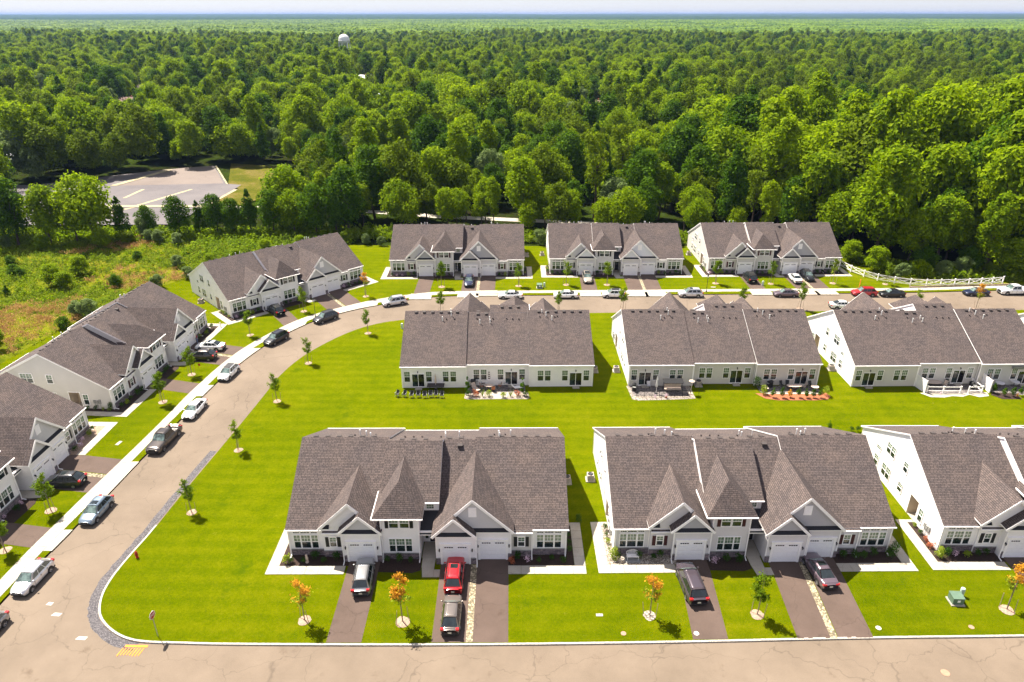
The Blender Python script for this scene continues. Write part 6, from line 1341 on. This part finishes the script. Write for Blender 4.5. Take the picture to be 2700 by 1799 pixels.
# undergrowth along the wood edge
it = []
for _ in range(2600):
    x = mr.uniform(-60, 125); y = edge_y(x) + mr.uniform(-2.5, 5); s = mr.uniform(.8, 2.2); it.append((x, y, -.05, s, s * mr.uniform(.8, 1.5), mr.uniform(0, 6.28), mr.choice([0, 1, 3, 3, 1])))
for _ in range(900):
    x = mr.uniform(-150, -56); y = 168 + mr.uniform(-5, 5) - (x > -75) * 0; s = mr.uniform(1.0, 2.4); it.append((x, y, -.05, s, s * mr.uniform(.8, 1.4), mr.uniform(0, 6.28), mr.choice([1, 3, 3])))
scatter('undergrowth', tf, it)
# houses among the trees
WM = {'white': 'white', 'cream': 'greige', 'grey': 'lightgrey', 'brown': 'greige'}; M['metalroof'] = plain('pale_metal_roof', (.52, .52, .54), .5); M['brownroof'] = plain('brown_roof', (.16, .10, .08), .9)
def far_house(x, y, rz, kind):
    r = empty('forest_house', (x, y, -.1), R(rz)); b = MB(); b.box(-7, -4, 0, 7, 4, 3, WM[kind]); b.poly([(-7, -4, 3), (-7, 0, 5.2), (-7, 4, 3)], WM[kind], flip=True); b.poly([(7, -4, 3), (7, 4, 3), (7, 0, 5.2)], WM[kind]); b.ob('wall', r)
    rm = {'white': 'metalroof', 'cream': 'brownroof', 'grey': 'drive', 'brown': 'brownroof'}[kind]; b = MB(); b.slab([(-7.5, -4.5, 2.85), (7.5, -4.5, 2.85), (7.5, 0, 5.35), (-7.5, 0, 5.35)], .2, rm); b.slab([(7.5, 4.5, 2.85), (-7.5, 4.5, 2.85), (-7.5, 0, 5.35), (7.5, 0, 5.35)], .2, rm); o = b.ob('roof', r)
    b = MB(); b.box(2, .4, 4.5, 2.8, 1.2, 6.1, 'wood'); b.ob('chimney', r)
    for cx in (-4.5, -1.5, 4.2): window(r, 'F', cx, -4, 1.0, 1.1, 1.2, (2, 2))
    b = MB(); b.box(1.2, -4.06, 0, 2.2, -4.0, 2.1, 'vent'); b.ob('door', r); return r
for x, y, a, k in FH: tag(far_house(x, y, a, k), {'white': 'small pale roofed house', 'cream': 'cream house with a brown roof', 'grey': 'grey roofed house', 'brown': 'brown roofed house'}[k] + ' half hidden among the trees, ' + ('far left' if x < -200 else 'left of the middle' if x < -60 else 'near the middle' if x < 80 else 'on the right'), 'house', k + (' far left' if x < -200 else ' left' if x < -60 else ' mid' if x < 80 else ' right'))
b = MB(); b.grid([[(xx, 9 * math.cos(a), 5.5 * math.sin(a)) for a in [math.pi * k / 12 for k in range(13)]] for xx in (-14, -7, 0, 7, 14)], 'metalroof'); 
for xx, s in ((-14, -1), (14, 1)): b.poly([(xx, 9 * math.cos(math.pi * k / 12), 5.5 * math.sin(math.pi * k / 12)) for k in range(13)][::-s], 'metalroof')
o = b.ob('storage_hall'); o.location = (-187, 246, -.2); o.rotation_euler = (0, 0, R(75)); tag(o, 'white round topped storage hall at the left edge beyond the meadow', 'storage hall')
# water tower
r = empty('water_tower', (-190, 860, 0)); b = MB(); n = 24; prof = [(6.0 * math.cos(R(a)) if a < 89 else .001, 23.2 + (5.9 if a > 0 else 4.3) * math.sin(R(a))) for a in (-90, -70, -50, -30, -12, 0)]
prof = [(max(.001, 6.0 * math.cos(R(a))), 22.6 + 4.2 * math.sin(R(a))) for a in range(-90, 1, 15)] + [(6.0, 24.0)] + [(max(.001, 6.0 * math.cos(R(a))), 24.0 + 5.4 * math.sin(R(a))) for a in range(15, 91, 15)]
b.lathe(prof, 'pipe', n); b.ob('tank', r)
b = MB(); b.lathe([(6.05, 22.5), (6.7, 22.5), (6.7, 22.7), (6.05, 22.7)], 'pipe', n)
b.ob('walkway_ring', r)
for k in range(6): a = k * math.pi / 3 + .3; b = MB(); b.tube((6.4 * math.cos(a), 6.4 * math.sin(a), 0), (5.9 * math.cos(a), 5.9 * math.sin(a), 23.4), .42, .40, 'pipe', 8); b.ob('leg', r)
b = MB(); b.tube((0, 0, 0), (0, 0, 18.6), .8, .8, 'pipe', 10); b.ob('riser_pipe', r); b = MB(); b.lathe([(.9, 29.3), (.9, 29.9), (.2, 30.3), (.001, 30.4)], 'trunkpale', 10); b.ob('top_hatch', r)
tag(r, 'white round water tower on legs rising above the far canopy', 'water tower')
# the canopy beyond: patches of whole crowns, then the rolling far woods
cr = random.Random(4); M['leafP'] = leaf_mat('canopy_leaves', (.022, .072, .001), (.165, .25, .003), .1, .12, .45)
def patch(seed):
    rr = random.Random(seed); V = []; F = []
    bm = bmesh.new(); bmesh.ops.create_icosphere(bm, subdivisions=2, radius=1); base_v = [v.co.copy() for v in bm.verts]; base_f = [[v.index for v in f.verts] for f in bm.faces]; bm.free()
    for i in range(9):
        for j in range(9):
            cx, cy = (i - 4) * 9 + rr.uniform(-3, 3), (j - 4) * 9 + rr.uniform(-3, 3); s = rr.uniform(4.2, 6.6); h = rr.uniform(8.5, 12.5); o = len(V)
            for p in base_v: k = 1 + rr.uniform(-.22, .22); V.append((cx + p.x * s * k, cy + p.y * s * k, h + p.z * s * .85 * k))
            F += [[o + q for q in f] for f in base_f if sum(base_v[q].z for q in f) > -1.5]
    me = bpy.data.meshes.new('canopy'); me.from_pydata(V, [], F); me.materials.append(M['leafP']); return me
PT = [patch(k) for k in range(4)]; it = []
yy = 1500.0
while yy < 5200:
    half = yy * .80 + 60; xx = -half
    while xx < half: it.append((xx + cr.uniform(-6, 6), yy + cr.uniform(-6, 6), cr.uniform(-2, 1) + 3 * math.sin(xx * .002) * math.cos(yy * .0017), 1, 1, cr.choice([0, 1.5708, 3.1416, 4.712]), cr.randrange(4))); xx += 78
    yy += 78
scatter('distant_forest', PT, it)
rings = [4900 * (26000 / 4900) ** (i / 60) for i in range(61)]; G = []
for i, rd in enumerate(rings):
    row = []
    for j in range(241):
        a = R(-62 + 124 * j / 240); x, y = rd * math.sin(a), rd * math.cos(a); t = (rd - 4900) / 21000
        h = 11 + 5 * mno.noise(Vector((x / 260, y / 260, 0))) + 16 * t * 1.6 * max(0, .55 + mno.noise(Vector((x / 2600, y / 1900, 5)))) + 22 * min(1, t * 2.2); row.append((x, y, h))
    G.append(row)
b = MB(); b.grid(G, 'leafP'); fm = NT('far_woods'); c = fm.ramp(fm.noise(fm.pos(), .012, 8, .7), [(.35, (.010, .030, .003)), (.5, (.026, .056, .004)), (.65, (.050, .085, .006))]); fm.l(c, fm.b.inputs['Base Color']); fm.b.inputs['Roughness'].default_value = 1; fm.b.inputs['Specular IOR Level'].default_value = 0; fm.bump(fm.noise(fm.pos(), .05, 6, .8), 1.0, 12)
b.mats = [fm.m]; struct(b.ob('hills', None, True))
# the air between here and the horizon
hz = MB(); hz.box(-27500, -420, -1.4, 27500, 27500, 78, 'white'); ho = hz.ob('haze'); ho['kind'] = 'stuff'
hm = bpy.data.materials.new('haze'); hm.use_nodes = True; hm.node_tree.nodes.clear(); pv = hm.node_tree.nodes.new('ShaderNodeVolumePrincipled'); oo = hm.node_tree.nodes.new('ShaderNodeOutputMaterial')
pv.inputs['Density'].default_value = .00006; pv.inputs['Color'].default_value = (.26, .38, .68, 1); pv.inputs['Anisotropy'].default_value = .2; hm.node_tree.links.new(pv.outputs[0], oo.inputs['Volume'])
ho.data.materials.clear(); ho.data.materials.append(hm)
